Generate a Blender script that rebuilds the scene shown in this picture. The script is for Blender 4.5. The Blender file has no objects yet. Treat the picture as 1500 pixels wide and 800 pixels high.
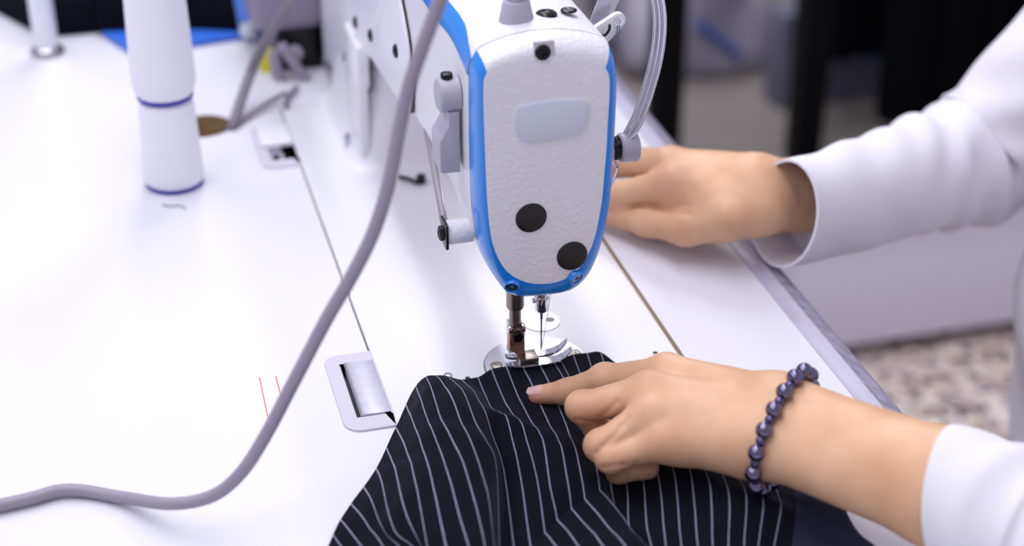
import bpy, bmesh, math, random
import numpy as np
from mathutils import Vector, Matrix
random.seed(7)
S = bpy.context.scene
COL = S.collection
PI = math.pi

# ------------------------------------------------------------------ camera, world, lights, exposure
def lin(c):
    return tuple(((x/255)/12.92 if x/255 <= 0.04045 else ((x/255+0.055)/1.055)**2.4) for x in c) + (1.0,)
cam = bpy.data.cameras.new('camera'); camo = bpy.data.objects.new('camera', cam); COL.objects.link(camo)
cam.sensor_width = 36.0; cam.lens = 36.0*2417/1500; cam.clip_start = 0.02; cam.clip_end = 60
camo.location = (-.2297, -.786, .52)
camo.rotation_euler = (math.radians(90-29.3), 0, math.radians(-15.1))
cam.dof.use_dof = True; cam.dof.focus_distance = 0.915; cam.dof.aperture_fstop = 4.2
S.camera = camo
S.view_settings.view_transform = 'Standard'; S.view_settings.look = 'None'
S.view_settings.gamma = 1.0; S.view_settings.use_curve_mapping = False
S.view_settings.exposure = 0.12
w = bpy.data.worlds.new('room_light'); S.world = w; w.use_nodes = True
bg = w.node_tree.nodes['Background']; bg.inputs[0].default_value = (0.86, 0.85, 1.0, 1); bg.inputs[1].default_value = 0.52
def area(name, loc, rot, sx, sy, power, color=(1, 1, 1)):
    l = bpy.data.lights.new(name, 'AREA'); l.shape = 'RECTANGLE'; l.size = sx; l.size_y = sy
    l.energy = power; l.color = color
    o = bpy.data.objects.new(name, l); o.location = loc; o.rotation_euler = rot; COL.objects.link(o); return o
# fluorescent battens under the workshop ceiling; last one added to brighten the background
for i, (x, y) in enumerate([(-1.1, -.5), (-.1, .1), (-1.0, 1.0), (.0, 1.3), (.75, 2.3)]):
    area('ceiling_tube_light', (x, y, 1.75), (0, 0, 0), .16, 1.4, (11, 11, 11, 11, 20)[i], (.95, .94, 1.0))

# ------------------------------------------------------------------ helpers
def tag(o, label=None, cat=None, group=None, kind=None):
    if label: o['label'] = label
    if cat: o['category'] = cat
    if group: o['group'] = group
    if kind: o['kind'] = kind
    return o
def empty(name, loc, label, cat, group=None):
    o = bpy.data.objects.new(name, None); o.location = loc; o.empty_display_size = .01; COL.objects.link(o)
    return tag(o, label, cat, group)
def root_loc(p):
    v = Vector((0, 0, 0))
    while p is not None:
        v += p.location; p = p.parent
    return v
def link(name, me, mat, parent=None, smooth=True, angle=40):
    """one mesh object, its data given in world coordinates"""
    for m in (mat if isinstance(mat, (list, tuple)) else [mat]): me.materials.append(m)
    if parent is not None: me.transform(Matrix.Translation(-root_loc(parent)))
    o = bpy.data.objects.new(name, me); COL.objects.link(o)
    if parent is not None: o.parent = parent
    if smooth:
        me.shade_smooth()
        if angle < 180: me.set_sharp_from_angle(angle=math.radians(angle))
    return o
def obj(name, bm, mat, parent=None, smooth=True, angle=40):
    bmesh.ops.recalc_face_normals(bm, faces=bm.faces[:])
    me = bpy.data.meshes.new(name); bm.to_mesh(me); bm.free()
    return link(name, me, mat, parent, smooth, angle)
def copy_obj(o, delta, parent=None, rot=None):
    c = o.copy(); COL.objects.link(c); c.parent = parent if parent is not None else o.parent
    c.location = o.location + Vector(delta)
    if rot: c.rotation_euler = rot
    return c
def frame(d):
    d = Vector(d).normalized()
    a = Vector((0, 0, 1)) if abs(d.z) < .9 else Vector((1, 0, 0))
    x = d.cross(a).normalized(); y = x.cross(d).normalized()   # x, y across; d along
    return x, y, d
def loop_faces(bm, rings, closed=True, cap0=True, cap1=True, mi=0):
    fs = []
    for a, b in zip(rings[:-1], rings[1:]):
        n = len(a)
        for i in range(n if closed else n-1):
            j = (i+1) % n
            fs.append(bm.faces.new((a[i], a[j], b[j], b[i])))
    if cap0: fs.append(bm.faces.new(list(reversed(rings[0]))))
    if cap1: fs.append(bm.faces.new(rings[-1]))
    for q in fs: q.material_index = mi
    return fs
def rings_from(bm, secs): return [[bm.verts.new(p) for p in s] for s in secs]
def add_loft(bm, secs, cap0=True, cap1=True, mi=0): return loop_faces(bm, rings_from(bm, secs), True, cap0, cap1, mi)
def add_lathe(bm, base, axis, prof, n=32, cap0=True, cap1=True, mi=0):
    """prof: (distance along axis, radius)"""
    x, y, d = frame(axis); b = Vector(base)
    secs = [[b + d*h + (x*math.cos(2*PI*i/n) + y*math.sin(2*PI*i/n))*r for i in range(n)] for h, r in prof]
    return add_loft(bm, secs, cap0, cap1, mi)
def add_cyl(bm, a, b, r, n=24, bev=0, mi=0):
    a = Vector(a); b = Vector(b); h = (b-a).length
    if bev: return add_lathe(bm, a, b-a, [(0, r-bev), (bev*.3, r-bev*.3), (bev, r), (h-bev, r), (h-bev*.3, r-bev*.3), (h, r-bev)], n, mi=mi)
    return add_lathe(bm, a, b-a, [(0, r), (h, r)], n, mi=mi)
def add_box(bm, lo, hi, bev=0, seg=2):
    r = bmesh.ops.create_cube(bm, size=1.0)
    lo = Vector(lo); hi = Vector(hi); vs = r['verts']
    for v in vs: v.co = Vector([lo[k] + (v.co[k]+.5)*(hi[k]-lo[k]) for k in range(3)])
    if bev:
        es = list({e for v in vs for e in v.link_edges})
        bmesh.ops.bevel(bm, geom=es, offset=bev, segments=seg, affect='EDGES', profile=.5)
def box(name, lo, hi, mat, parent=None, bev=0, seg=2):
    bm = bmesh.new(); add_box(bm, lo, hi, bev, seg); return obj(name, bm, mat, parent)
def smooth_path(pts, n=8, closed=False):
    P_ = [Vector(p) for p in pts]; out = []; m = len(P_)
    g = (lambda i: P_[i % m]) if closed else (lambda i: P_[0]*2-P_[1] if i < 0 else (P_[m-1]*2-P_[m-2] if i >= m else P_[i]))
    for i in range(m if closed else m-1):
        p0, p1, p2, p3 = g(i-1), g(i), g(i+1), g(i+2)
        for k in range(n):
            t = k/n
            out.append(.5*((2*p1) + (p2-p0)*t + (2*p0-5*p1+4*p2-p3)*t*t + (3*p1-p0-3*p2+p3)*t**3))
    if not closed: out.append(P_[-1].copy())
    return out
def add_tube(bm, pts, r, n=12, sub=8, mi=0, flat=None):
    path = smooth_path(pts, sub) if sub > 1 else [Vector(p) for p in pts]
    t0 = (path[1]-path[0]).normalized(); x, y, _ = frame(t0); secs = []
    for i, p in enumerate(path):
        t = (path[min(i+1, len(path)-1)] - path[max(i-1, 0)]).normalized()
        x = (x - t*x.dot(t)).normalized(); y = t.cross(x)
        rr = r(i/(len(path)-1)) if callable(r) else r
        secs.append([p + (x*math.cos(2*PI*k/n) + y*math.sin(2*PI*k/n)*(flat or 1))*rr for k in range(n)])
    return add_loft(bm, secs, mi=mi)
def resample(pts, n, closed=True):
    P_ = [Vector(p) for p in pts]
    if closed: P_ = P_ + [P_[0]]
    d = [0]
    for a, b in zip(P_[:-1], P_[1:]): d.append(d[-1] + (b-a).length)
    out = []; k = 0
    for i in range(n):
        s = d[-1]*i/(n if closed else n-1)
        while k < len(d)-2 and d[k+1] < s: k += 1
        f = (s-d[k])/max(d[k+1]-d[k], 1e-9); out.append(P_[k].lerp(P_[k+1], f))
    return out
def add_prism(bm, pts, vec, bev=0, mi=0):
    """closed outline pts pushed along vec, the far rim rounded by bev"""
    vec = Vector(vec); pts = [Vector(p) for p in pts]; h = vec.length; c = sum(pts, Vector())/len(pts); d = vec/h
    def inset(q, k):
        out = []; n = len(pts)
        for i, p in enumerate(pts):
            e = (pts[(i+1) % n]-pts[i-1]); nrm = e.cross(d).normalized()
            if nrm.dot(p-c) < 0 and n < 7: nrm = -nrm
            out.append(p + d*q - nrm*k*(1 if (e.cross(d)).dot(p-c) > 0 else -1) if n < 7 else p + d*q - nrm*k*sgn)
        return out
    area_ = sum((a.cross(b) for a, b in zip(pts, pts[1:]+pts[:1])), Vector()).dot(d); sgn = 1 if area_ > 0 else -1
    secs = [pts, [p + d*(h-bev) for p in pts]]
    if bev: secs += [inset(h-bev*.3, bev*.3), inset(h, bev)]
    else: secs[1] = [p + vec for p in pts]
    return add_loft(bm, secs, mi=mi)
def rrect(cx, cy, w_, h_, r, n=6):
    out = []
    for (sx, sy, a0) in ((1, 1, 0), (-1, 1, 90), (-1, -1, 180), (1, -1, 270)):
        for k in range(n+1):
            a = math.radians(a0 + 90*k/n)
            out.append((cx + sx*(w_/2-r) + r*math.cos(a), cy + sy*(h_/2-r) + r*math.sin(a)))
    return out
def plate2d(name, outers, z0, z1, mat, parent=None, bev=0):
    """flat plate with holes: first outline is the rim, the others are cut out"""
    cu = bpy.data.curves.new(name, 'CURVE'); cu.dimensions = '2D'; cu.fill_mode = 'BOTH'
    cu.extrude = (z1-z0)/2-bev; cu.bevel_depth = bev; cu.bevel_resolution = 2; cu.offset = -bev
    for pts in outers:
        s = cu.splines.new('POLY'); s.points.add(len(pts)-1); s.use_cyclic_u = True
        for q, p in zip(s.points, pts): q.co = (p[0], p[1], 0, 1)
    t = bpy.data.objects.new('tmp', cu); COL.objects.link(t)
    me = bpy.data.meshes.new_from_object(t.evaluated_get(bpy.context.evaluated_depsgraph_get()))
    bpy.data.objects.remove(t); bpy.data.curves.remove(cu)
    me.materials.clear()
    me.transform(Matrix.Translation((0, 0, (z0+z1)/2)))
    return link(name, me, mat, parent, True, 30)

# ------------------------------------------------------------------ materials
def mat(name, rgb, rough=.5, metal=0, bump=0, scale=300, var=0, vscale=40, spec=None, sss=0, coat=0, aniso=0, detail=3):
    m = bpy.data.materials.new(name); m.use_nodes = True; nt = m.node_tree; b = nt.nodes['Principled BSDF']
    b.inputs['Base Color'].default_value = lin(rgb); b.inputs['Roughness'].default_value = rough; b.inputs['Metallic'].default_value = metal
    if spec is not None: b.inputs['Specular IOR Level'].default_value = spec
    if coat: b.inputs['Coat Weight'].default_value = coat; b.inputs['Coat Roughness'].default_value = .1
    tc = nt.nodes.new('ShaderNodeTexCoord')
    if bump:
        n = nt.nodes.new('ShaderNodeTexNoise'); n.inputs['Scale'].default_value = scale; n.inputs['Detail'].default_value = detail
        nt.links.new(tc.outputs['Object'], n.inputs['Vector'])
        bp = nt.nodes.new('ShaderNodeBump'); bp.inputs['Strength'].default_value = bump; bp.inputs['Distance'].default_value = .001
        nt.links.new(n.outputs['Fac'], bp.inputs['Height']); nt.links.new(bp.outputs['Normal'], b.inputs['Normal'])
    if var:
        n = nt.nodes.new('ShaderNodeTexNoise'); n.inputs['Scale'].default_value = vscale; n.inputs['Detail'].default_value = 5
        nt.links.new(tc.outputs['Object'], n.inputs['Vector'])
        r = nt.nodes.new('ShaderNodeValToRGB'); c = lin(rgb)
        r.color_ramp.elements[0].position = .35; r.color_ramp.elements[1].position = .65
        r.color_ramp.elements[0].color = tuple(max(0, x*(1-var)) for x in c[:3]) + (1,)
        r.color_ramp.elements[1].color = tuple(min(1, x*(1+var)) for x in c[:3]) + (1,)
        nt.links.new(n.outputs['Fac'], r.inputs['Fac']); nt.links.new(r.outputs['Color'], b.inputs['Base Color'])
    if sss:
        b.inputs['Subsurface Weight'].default_value = sss; b.inputs['Subsurface Radius'].default_value = (1.0, .35, .2); b.inputs['Subsurface Scale'].default_value = .004
    return m
M = dict(
    laminate=mat('white_laminate', (217, 216, 226), .4, var=.012, vscale=8),
    bed=mat('bed_enamel', (220, 220, 225), .33, bump=.02, scale=150),
    paint=mat('hammered_white_enamel', (228, 227, 234), .36, bump=.6, scale=420, detail=2),
    cover=mat('smooth_white_enamel', (226, 225, 235), .3, bump=.06, scale=200),
    blue=mat('blue_enamel', (20, 132, 226), .3, bump=.15, scale=420, coat=.3, detail=2),
    badge=mat('pale_badge', (205, 211, 226), .35),
    black=mat('black_rubber', (9, 10, 15), .5),
    blackmetal=mat('black_oxide', (16, 16, 20), .28, metal=.4),
    gap=mat('dark_gap', (60, 52, 48), .8),
    grey=mat('grey_plastic', (172, 168, 186), .42, bump=.04, scale=900),
    hinge=mat('hinge_grey_plastic', (198, 194, 208), .45, bump=.03, scale=900),
    rod=mat('grey_rod', (150, 146, 152), .4, metal=.3),
    cable=mat('grey_cable_sheath', (150, 141, 158), .5),
    cabled=mat('dark_grey_cable_sheath', (120, 113, 124), .5),
    chrome=mat('chrome', (214, 214, 222), .06, metal=1),
    satin=mat('satin_steel', (178, 178, 188), .36, metal=1),
    steel=mat('brushed_steel', (196, 194, 204), .28, metal=1, bump=.05, scale=700),
    zinc=mat('zinc_plate', (205, 203, 218), .3, metal=1, var=.05, vscale=200, bump=.03, scale=500),
    gun=mat('dull_steel', (146, 136, 130), .36, metal=1),
    copper=mat('reddish_steel', (206, 150, 130), .42, metal=.7, var=.2, vscale=120),  # reddish, unevenly toned metal of the presser foot shank
    edge=mat('grey_edge_trim', (176, 172, 194), .42, var=.05, vscale=60),
    edgeside=mat('scuffed_grey_edge_trim', (150, 146, 166), .5, var=.22, vscale=140, bump=.2, scale=300),
    core=mat('table_core', (156, 130, 92), .8, var=.2, vscale=150, bump=.3, scale=500),
    brass=mat('seam_edging', (120, 96, 62), .5),
    cone=mat('white_thread', (236, 236, 244), .7, bump=.5, scale=240, detail=1),
    conering=mat('blue_cone_rim', (28, 32, 160), .4),
    pole=mat('white_powder_coat', (225, 228, 238), .35),
    navy=mat('navy_cloth', (9, 11, 21), .9, spec=.1, bump=.3, scale=60),
    bluecloth=mat('blue_sheet', (48, 108, 214), .45),
    yellow=mat('yellow_tag', (222, 220, 20), .5),
    white=mat('white_cotton', (226, 224, 233), .8, bump=.15, scale=90, detail=6),
    floor_=None,
    bead=mat('hematite_bead', (116, 109, 134), .08, metal=1),
    bead2=mat('small_hematite_bead', (96, 90, 128), .1, metal=1),
    nail=mat('fingernail', (226, 178, 172), .22, coat=.5),
    post=mat('black_post', (4, 4, 6), .6, spec=.15),
    bag=mat('pale_plastic_bag', (168, 164, 180), .45, var=.25, vscale=6, bump=.4, scale=14),
    bagw=mat('white_plastic_bag', (200, 198, 214), .45, var=.08, vscale=9, bump=.4, scale=14),
    bagblue=mat('blue_print', (58, 86, 168), .5),
    darkblue=mat('dark_blue_bag', (14, 72, 132), .5, bump=.3, scale=20),
    panel=mat('pale_cabinet', (208, 202, 216), .5),
    steelgrey=mat('steel_grey_box', (104, 104, 122), .55),
    wall=mat('wall_paint', (200, 198, 206), .8),
    thread=mat('sewing_thread', (92, 90, 108), .6),
    red=mat('red_pencil', (236, 106, 84), .8),
    motor=mat('motor_grey', (138, 132, 152), .5),
)
def speckle_floor():
    m = bpy.data.materials.new('speckled_terrazzo'); m.use_nodes = True; nt = m.node_tree; b = nt.nodes['Principled BSDF']
    N = nt.nodes.new; Lk = nt.links.new
    tc = N('ShaderNodeTexCoord')
    v = N('ShaderNodeTexVoronoi'); v.inputs['Scale'].default_value = 95; v.inputs['Randomness'].default_value = 1
    r = N('ShaderNodeValToRGB'); r.color_ramp.interpolation = 'CONSTANT'
    els = [(0, (34, 28, 34)), (.07, (128, 104, 100)), (.26, (196, 180, 170)), (.5, (214, 200, 184)), (.7, (178, 168, 172)), (.86, (226, 216, 208))]
    while len(r.color_ramp.elements) < len(els): r.color_ramp.elements.new(.5)
    for e, (p, c) in zip(r.color_ramp.elements, els): e.position = p; e.color = lin(c)
    Lk(tc.outputs['Object'], v.inputs['Vector'])
    sep = N('ShaderNodeSeparateColor'); Lk(v.outputs['Color'], sep.inputs[0]); Lk(sep.outputs[0], r.inputs['Fac'])
    v2 = N('ShaderNodeTexVoronoi'); v2.inputs['Scale'].default_value = 34; Lk(tc.outputs['Object'], v2.inputs['Vector'])
    s2 = N('ShaderNodeSeparateColor'); Lk(v2.outputs['Color'], s2.inputs[0])
    r2 = N('ShaderNodeValToRGB'); r2.color_ramp.interpolation = 'CONSTANT'
    while len(r2.color_ramp.elements) < 3: r2.color_ramp.elements.new(.5)
    for e, (p, q) in zip(r2.color_ramp.elements, ((0, 1), (.16, .45), (.34, 0))): e.position = p; e.color = (q, q, q, 1)
    Lk(s2.outputs[1], r2.inputs['Fac'])
    lt = N('ShaderNodeMath'); lt.operation = 'LESS_THAN'; Lk(v2.outputs['Distance'], lt.inputs[0]); lt.inputs[1].default_value = .36
    ml = N('ShaderNodeMath'); ml.operation = 'MULTIPLY'; Lk(lt.outputs[0], ml.inputs[0]); Lk(r2.outputs['Color'], ml.inputs[1])
    mx = N('ShaderNodeMix'); mx.data_type = 'RGBA'; Lk(ml.outputs[0], mx.inputs[0]); Lk(r.outputs['Color'], mx.inputs[6]); mx.inputs[7].default_value = lin((38, 28, 30))
    Lk(mx.outputs[2], b.inputs['Base Color'])
    b.inputs['Roughness'].default_value = .4
    return m
M['led'] = bpy.data.materials.new('led_lens'); M['led'].use_nodes = True
_b = M['led'].node_tree.nodes['Principled BSDF']; _b.inputs['Emission Color'].default_value = (1, 1, 1, 1); _b.inputs['Emission Strength'].default_value = 6
M['floor'] = speckle_floor()
M['concrete'] = mat('worn_floor', (136, 128, 124), .5, var=.12, vscale=2.5)

def skin_mat():
    m = bpy.data.materials.new('skin'); m.use_nodes = True; nt = m.node_tree; b = nt.nodes['Principled BSDF']
    N = nt.nodes.new; Lk = nt.links.new
    tc = N('ShaderNodeTexCoord'); n = N('ShaderNodeTexNoise'); n.inputs['Scale'].default_value = 38; n.inputs['Detail'].default_value = 5
    Lk(tc.outputs['Object'], n.inputs['Vector'])
    r = N('ShaderNodeValToRGB'); r.color_ramp.elements[0].position = .3; r.color_ramp.elements[1].position = .7
    r.color_ramp.elements[0].color = lin((207, 160, 122)); r.color_ramp.elements[1].color = lin((225, 182, 146))
    Lk(n.outputs['Fac'], r.inputs['Fac'])
    at = N('ShaderNodeAttribute'); at.attribute_name = 'flush'
    mx = N('ShaderNodeMix'); mx.data_type = 'RGBA'; Lk(at.outputs['Fac'], mx.inputs[0]); Lk(r.outputs['Color'], mx.inputs[6]); mx.inputs[7].default_value = lin((216, 144, 122))
    Lk(mx.outputs[2], b.inputs['Base Color'])
    b.inputs['Roughness'].default_value = .46
    b.inputs['Subsurface Weight'].default_value = .15; b.inputs['Subsurface Radius'].default_value = (1, .35, .2); b.inputs['Subsurface Scale'].default_value = .0025
    v = N('ShaderNodeTexVoronoi'); v.inputs['Scale'].default_value = 1400; Lk(tc.outputs['Object'], v.inputs['Vector'])
    n2 = N('ShaderNodeTexNoise'); n2.inputs['Scale'].default_value = 260; n2.inputs['Detail'].default_value = 4; Lk(tc.outputs['Object'], n2.inputs['Vector'])
    ad = N('ShaderNodeMath'); ad.operation = 'MULTIPLY_ADD'; Lk(v.outputs['Distance'], ad.inputs[0]); ad.inputs[1].default_value = .35; Lk(n2.outputs['Fac'], ad.inputs[2])
    bp = N('ShaderNodeBump'); bp.inputs['Strength'].default_value = .18; bp.inputs['Distance'].default_value = .0008
    Lk(ad.outputs[0], bp.inputs['Height']); Lk(bp.outputs['Normal'], b.inputs['Normal'])
    return m
M['skin'] = skin_mat()

def pinstripe():
    m = bpy.data.materials.new('navy_pinstripe'); m.use_nodes = True; nt = m.node_tree; b = nt.nodes['Principled BSDF']
    N = nt.nodes.new; Lk = nt.links.new
    uv = N('ShaderNodeUVMap'); uv.uv_map = 'UVMap'; sp = N('ShaderNodeSeparateXYZ'); Lk(uv.outputs['UV'], sp.inputs[0])
    def mth(op, a, bb=None, cc=None):
        q = N('ShaderNodeMath'); q.operation = op
        for i, x in enumerate((a, bb, cc)):
            if x is None: continue
            if hasattr(x, 'links'): Lk(x, q.inputs[i])
            else: q.inputs[i].default_value = x
        return q.outputs[0]
    s = mth('MULTIPLY', sp.outputs[0], 40.0)                 # stripe number
    d = mth('ABSOLUTE', mth('SUBTRACT', mth('FRACT', mth('ADD', s, .5)), .5))
    # the twisted yarn of a stripe is beaded along its length
    wv = N('ShaderNodeTexNoise'); wv.inputs['Scale'].default_value = 900; wv.inputs['Detail'].default_value = 1
    tc = N('ShaderNodeTexCoord'); Lk(tc.outputs['Object'], wv.inputs['Vector'])
    wid = mth('MULTIPLY_ADD', wv.outputs['Fac'], .05, .016)
    mask = mth('LESS_THAN', d, wid)
    mask = mth('MULTIPLY', mask, mth('LESS_THAN', s, 29.5)); mask = mth('MULTIPLY', mask, .85)
    inner = mth('GREATER_THAN', s, 30.6)
    m1 = N('ShaderNodeMix'); m1.data_type = 'RGBA'; Lk(inner, m1.inputs[0]); m1.inputs[6].default_value = lin((9, 10, 21)); m1.inputs[7].default_value = lin((38, 42, 60))
    m2 = N('ShaderNodeMix'); m2.data_type = 'RGBA'; Lk(mask, m2.inputs[0]); Lk(m1.outputs[2], m2.inputs[6]); m2.inputs[7].default_value = lin((146, 143, 168))
    Lk(m2.outputs[2], b.inputs['Base Color']); b.inputs['Roughness'].default_value = .85
    b.inputs['Specular IOR Level'].default_value = .12
    b.inputs['Sheen Weight'].default_value = .05; b.inputs['Sheen Roughness'].default_value = .4; b.inputs['Sheen Tint'].default_value = (.6, .65, 1, 1)
    # weave
    w1 = N('ShaderNodeTexWave'); w1.inputs['Scale'].default_value = 700; w1.inputs['Distortion'].default_value = 1.5; Lk(tc.outputs['Object'], w1.inputs['Vector'])
    bp = N('ShaderNodeBump'); bp.inputs['Strength'].default_value = .12; bp.inputs['Distance'].default_value = .0004
    Lk(w1.outputs['Fac'], bp.inputs['Height']); Lk(bp.outputs['Normal'], b.inputs['Normal'])
    return m
M['pin'] = pinstripe()

# ------------------------------------------------------------------ the room
def struct(o): o['kind'] = 'structure'; return o
struct(box('floor', (-3, -3, -.80), (5, 4.6, -.75), M['floor']))
struct(box('trim_1', (.45, 1.16, -.75), (4.9, 4.5, -.747), M['concrete']))     # worn grey floor covering behind the cabinet
struct(box('wall_back', (-3, 4.6, -.75), (5, 4.7, 1.9), M['wall']))

# ------------------------------------------------------------------ table
TZ = -.03
table = empty('sewing_table', (0, 0, TZ), 'white laminate sewing table with grey edge trim and cut-out for the machine', 'table')
BX0, BX1, BY0, BY1 = -.0957, .0838, -.085, .409
hole = [(-.156 + .021*math.cos(2*PI*k/40), .392 + .021*math.sin(2*PI*k/40)) for k in range(40)]
def hinge_cut(y0, y1):
    return y0, y1
cut = [(BX0, BY0), (BX1, BY0), (BX1, BY1), (BX0, BY1), (BX0, .3715), (BX0-.021, .3715), (BX0-.021, .3085), (BX0, .3085), (BX0, .031), (BX0-.021, .031), (BX0-.021, -.036), (BX0, -.036)]
top = plate2d('tabletop', [[(-.95, -.62), (.1612, -.62), (.1612, .97), (-.95, .97)], cut, hole], TZ, 0, [M['laminate'], M['core']], table)
for p in top.data.polygons:
    c = p.center
    if abs(p.normal.z) < .5 and -.2 < c.x < .1 and -.1 < c.y < .42: p.material_index = 1
# grey edge strip along the operator's side: flat top lip, rounded nose, scuffed side
bm = bmesh.new()
prof = [(.1612, -.0002), (.1612, .0004), (.1700, .0004), (.1708, .0010), (.1716, .0012), (.1724, .0010), (.1734, .0002), (.1780, -.0026), (.1850, -.0070), (.1890, -.0102), (.1902, -.014), (.1902, -.0295), (.1612, -.0295)]
add_loft(bm, [[(x, y, z) for x, z in prof] for y in np.linspace(-.62, .97, 40)])
tr = obj('edge_trim', bm, [M['edge'], M['edgeside']], table)
for p in tr.data.polygons:
    if p.center.x > .1728: p.material_index = 1
# seam edging on the operator's side of the machine cut-out
box('seam_edging', (BX1-.0022, BY0, -.02), (BX1, BY1, -.0004), M['brass'], table)
# red pencil ticks on the laminate
for i, (a, b) in enumerate([((-0.1616,0.0275,0.0), (-0.1627,-0.0293,0.0)), ((-0.1523,0.0264,0.0), (-0.1523,-0.0121,0.0))]):
    a = Vector(a); b = Vector(b); d = (b-a).normalized(); nrm = Vector((-d.y, d.x, 0))*.00036
    bm = bmesh.new()
    add_prism(bm, [a-nrm, a+nrm, b+nrm*.7, b-nrm*.7], (0, 0, .00012))
    obj('pencil_mark', bm, M['red'], table, False)
for (x, y) in ((-.8, -.5), (-.8, .85), (.08, -.5), (.08, .85)):
    box('leg', (x-.025, y-.025, -.75), (x+.025, y+.025, TZ), M['pole'], table, .004)

# ------------------------------------------------------------------ sewing machine
mac = empty('sewing_machine', (0, .15, -.03), 'white and blue industrial sewing machine set into the table', 'sewing machine')
bedp = plate2d('bed', [rrect((BX0+.0011+BX1-.0026)/2, (BY0+BY1)/2, BX1-BX0-.0037, BY1-BY0-.002, .003)], -.03, .0005, M['bed'], mac, .0008)
# outline of the head seen from the operator's left: outer rim and flat front panel (x, z)
RIM = [[-0.0083,0.215],[-0.0155,0.2147],[-0.0246,0.2135],[-0.0307,0.2119],[-0.0364,0.2101],[-0.0404,0.2081],[-0.043,0.205],[-0.0448,0.2004],[-0.0456,0.1941],[-0.0459,0.1827],[-0.046,0.1674],[-0.046,0.1517],[-0.0458,0.1357],[-0.0454,0.1215],[-0.0441,0.1069],[-0.0416,0.094],[-0.0378,0.0832],[-0.0336,0.0749],[-0.0298,0.0683],[-0.0259,0.0634],[-0.02,0.0609],[-0.0109,0.0602],[0.001,0.06],[0.0098,0.0609],[0.0153,0.0642],[0.02,0.0697],[0.0238,0.0779],[0.0271,0.089],[0.0295,0.1019],[0.0314,0.1155],[0.0322,0.1299],[0.0325,0.1502],[0.0329,0.17],[0.0327,0.1856],[0.0317,0.1954],[0.03,0.202],[0.028,0.206],[0.025,0.2082],[0.0197,0.2102],[0.0119,0.2125],[0.0009,0.2145]]
FRONT = [[-0.0107,0.206],[-0.0178,0.206],[-0.0268,0.2051],[-0.0346,0.2033],[-0.0389,0.2019],[-0.0407,0.2003],[-0.0416,0.1978],[-0.0418,0.1941],[-0.0419,0.1885],[-0.0418,0.179],[-0.0415,0.1656],[-0.0411,0.1501],[-0.0407,0.1362],[-0.0399,0.122],[-0.0388,0.1096],[-0.037,0.1003],[-0.034,0.092],[-0.0302,0.0851],[-0.0253,0.0801],[-0.0199,0.0766],[-0.0145,0.0745],[-0.0075,0.0734],[-0.0012,0.0736],[0.005,0.0757],[0.0104,0.0796],[0.0145,0.085],[0.0179,0.0926],[0.0204,0.1015],[0.022,0.1117],[0.0233,0.1218],[0.024,0.1359],[0.0248,0.1498],[0.0251,0.1656],[0.0255,0.1771],[0.0256,0.1867],[0.025,0.1917],[0.0242,0.1948],[0.0223,0.1973],[0.0174,0.2],[0.0093,0.2028],[-0.0016,0.205]]
NR = 128
def ring2(o):
    q = smooth_path([(x, 0, z) for x, z in o], 6, True); n = len(q); cx = sum(p.x for p in q)/n
    top_ = min(range(n), key=lambda i: abs(q[i].x-cx) + (9 if q[i].z < .15 else 0)); q = q[top_:] + q[:top_]
    kl = max(range(n), key=lambda i: -q[i].x + q[i].z); kb = min(range(n), key=lambda i: q[i].z); kr = max(range(n), key=lambda i: q[i].x + q[i].z)
    ks = sorted([kl, kb, kr]); ks = [0] + ks + [n]; q.append(q[0]); out = []
    for a, b in zip(ks[:-1], ks[1:]): out += resample(q[a:b+1], NR//4+1, False)[:-1]
    return out
rim = ring2(RIM); frt = ring2(FRONT)
# start both at the crown and let the lower half correspond by height
def y0(p, y): return Vector((p.x, y, p.z))
secs = []
YS, YF = -.0190, -.0342
for k in range(0, 9):
    t = PI/2*k/8
    cw, sw = math.cos(t)**1.0, math.sin(t)
    secs.append([Vector((frt[i].x + (rim[i].x-frt[i].x)*cw, YS + (YF-YS)*sw, frt[i].z + (rim[i].z-frt[i].z)*cw)) for i in range(NR)])
cen = sum(frt, Vector())/NR
for s, yy in ((.95, -.03445), (.8, -.0347), (.5, -.0350), (.2, -.0351)):
    secs.append([Vector((cen.x + (frt[i].x-cen.x)*s, yy, cen.z + (frt[i].z-cen.z)*s)) for i in range(NR)])
ztop = .199
bm = bmesh.new(); R_ = rings_from(bm, secs)
back = [bm.verts.new(v.co + Vector((0, .0002, 0))) for v in R_[0]]
bmb = bmesh.new(); RB = rings_from(bmb, secs[:9])
for k in range(len(R_)-1):
    for i in range(NR):
        j = (i+1) % NR
        zc = (secs[0][i].z + secs[0][j].z)/2
        on_top = k < 8 and zc > (.2072 if secs[0][i].x < 0 else .2052)
        if k >= 8 or on_top: bm.faces.new((R_[k][i], R_[k][j], R_[k+1][j], R_[k+1][i]))
        else: bmb.faces.new((RB[k][i], RB[k][j], RB[k+1][j], RB[k+1][i]))
bm.faces.new(R_[-1])
for b_ in (bm, bmb):
    for v in [v for v in b_.verts if not v.link_faces]: b_.verts.remove(v)
face = obj('face_plate', bm, M['paint'], mac, True, 180)
obj('blue_band', bmb, M['blue'], face, True, 180)
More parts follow.
